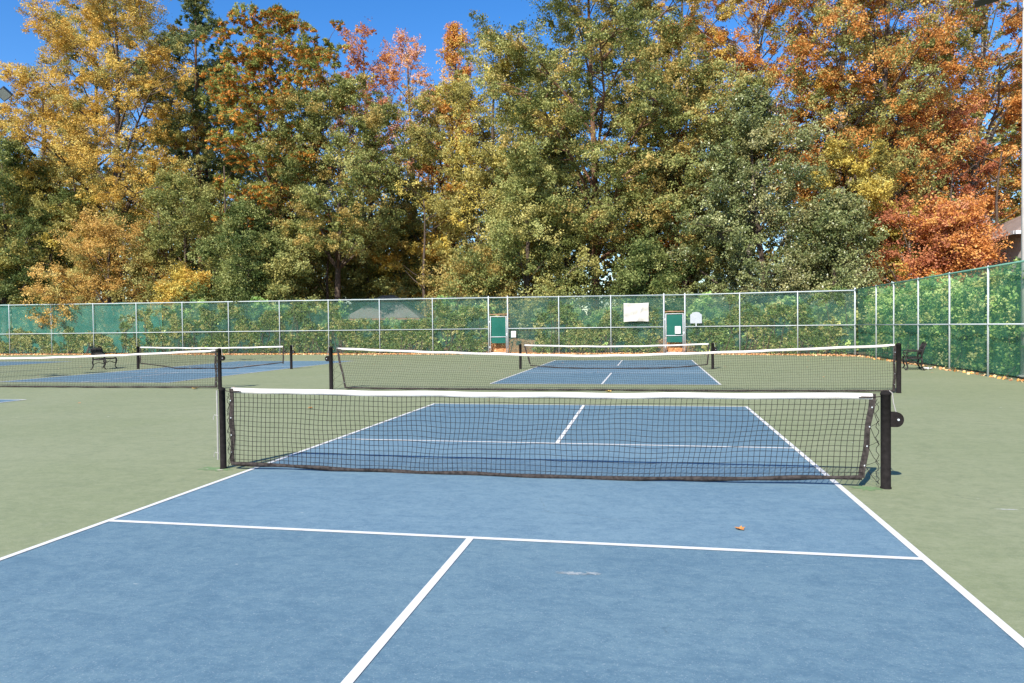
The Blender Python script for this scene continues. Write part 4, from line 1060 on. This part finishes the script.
# ------------------------------------------------------------------ small things on the courts
def curled_leaf(label, loc, rz, s, mat):
    b = MB(); n = 8; vs = []; fs = []
    out = [(0, -1), (.35, -.55), (.75, -.5), (.55, -.05), (.8, .35), (.35, .4), (0, 1), (-.35, .4), (-.8, .35), (-.55, -.05), (-.75, -.5), (-.35, -.55)]
    vs = [(0, 0, .004)] + [(x * s, y * s, .004 + .5 * s * abs(x) ** 1.3 + .12 * s * y * y) for x, y in out]
    fs = [(0, i + 1, (i + 1) % len(out) + 1) for i in range(len(out))]
    b.add(vs, fs); o = b.build('fallen_leaf', mat, None, False); o.location = loc; o.rotation_euler = (0, 0, rz)
    md = o.modifiers.new('thick', 'SOLIDIFY'); md.thickness = .0012
    return tag(o, label, 'leaf')
M['leafo'] = simple_mat('dry_orange_leaf', (.58, .27, .07), (.44, .17, .04), 40, .7)
M['leafy'] = simple_mat('dry_yellow_leaf', (.62, .45, .12), (.5, .3, .08), 40, .7)
curled_leaf('curled orange leaf lying on the blue court in front of the nearest net', (1.91, -1.59, .005), .7, .045, M['leafo'])
curled_leaf('yellow leaf lying at the foot of the left tennis net', (-10.4, 9.55, .005), .2, .10, M['leafy'])
curled_leaf('brown leaf lying on the green surface left of the nearest net', (-5.15, 5.6, .005), 2.2, .06, M['leafo'])
curled_leaf('small yellow leaf lying below the bottom band at the middle of the tennis net', (.3, 9.45, .005), 1.2, .09, M['leafy'])
# worn patches of the coating
def patch(name, cx, cy, rx, ry, mat, seed, z=.0062, ns=40):
    rn = random.Random(seed); b = MB(); vs = [(cx, cy, z)]
    for i in range(ns):
        a = 2 * math.pi * i / ns; k = rn.uniform(.45, 1.1); vs.append((cx + rx * k * math.cos(a), cy + ry * k * math.sin(a), z))
    b.add(vs, [(0, i + 1, (i + 1) % ns + 1) for i in range(ns)]); o = b.build(name, mat); o['kind'] = 'structure'
M['scuff'] = simple_mat('bare_scuffed_coating', (.34, .36, .35), (.16, .23, .27), 60, .9)
M['dgreen'] = simple_mat('fresh_green_coating', (.115, .205, .075), (.18, .25, .11), 12, .9)
M['concr'] = simple_mat('bare_concrete', (.55, .48, .38), (.42, .38, .30), 20, .9)
patch('scuff', .80, -2.72, .11, .035, M['scuff'], 1); patch('scuff', .92, -2.70, .05, .03, M['scuff'], 2)
patch('touched_up_coating', -3.40, -.03, .22, .13, M['dgreen'], 4, .002); patch('bare_concrete', -3.33, -.09, .045, .03, M['concr'], 5, .004); patch('bare_concrete', -3.50, -.06, .03, .012, M['concr'], 6, .004)
patch('touched_up_coating', 3.22, -.02, .16, .13, M['dgreen'], 7, .002)
patch('scuff', 4.09, -.66, .10, .010, M['white'], 9, .002)
P = []
rr2 = random.Random(12)
for i in range(200):
    y = 28.5 - abs(rr2.gauss(0, 9)); x = rr2.uniform(-30, 10.2)
    if y < 3: continue
    P.append((x, y, .016))
P = np.array(P); rg = np.random.default_rng(5); V = leaves_at(rg, P, .075, .05, bias=(0, 0, 3), spread=.5)
o = quads_object('scattered_leaves', V, rg.uniform(0, 1, len(P)), np.zeros(len(P)), LM['litter'])
tag(o, 'tiny dry leaves scattered thinly over the courts', 'fallen leaves', kind='stuff')
# litter beside the right bench
b = MB(); rn = random.Random(5); vs = []
import itertools
for i in range(9):
    for j in range(7): vs.append(((i / 8 - .5) * .26, (j / 6 - .5) * .22, .012 + rn.random() * .07))
b.add(vs, [(i * 7 + j, (i + 1) * 7 + j, (i + 1) * 7 + j + 1, i * 7 + j + 1) for i in range(8) for j in range(6)])
o = b.build('crumpled_paper', M['white'], None); o.location = (9.98, 18.0, .0); tag(o, 'crumpled white paper on the ground behind the right bench', 'paper')
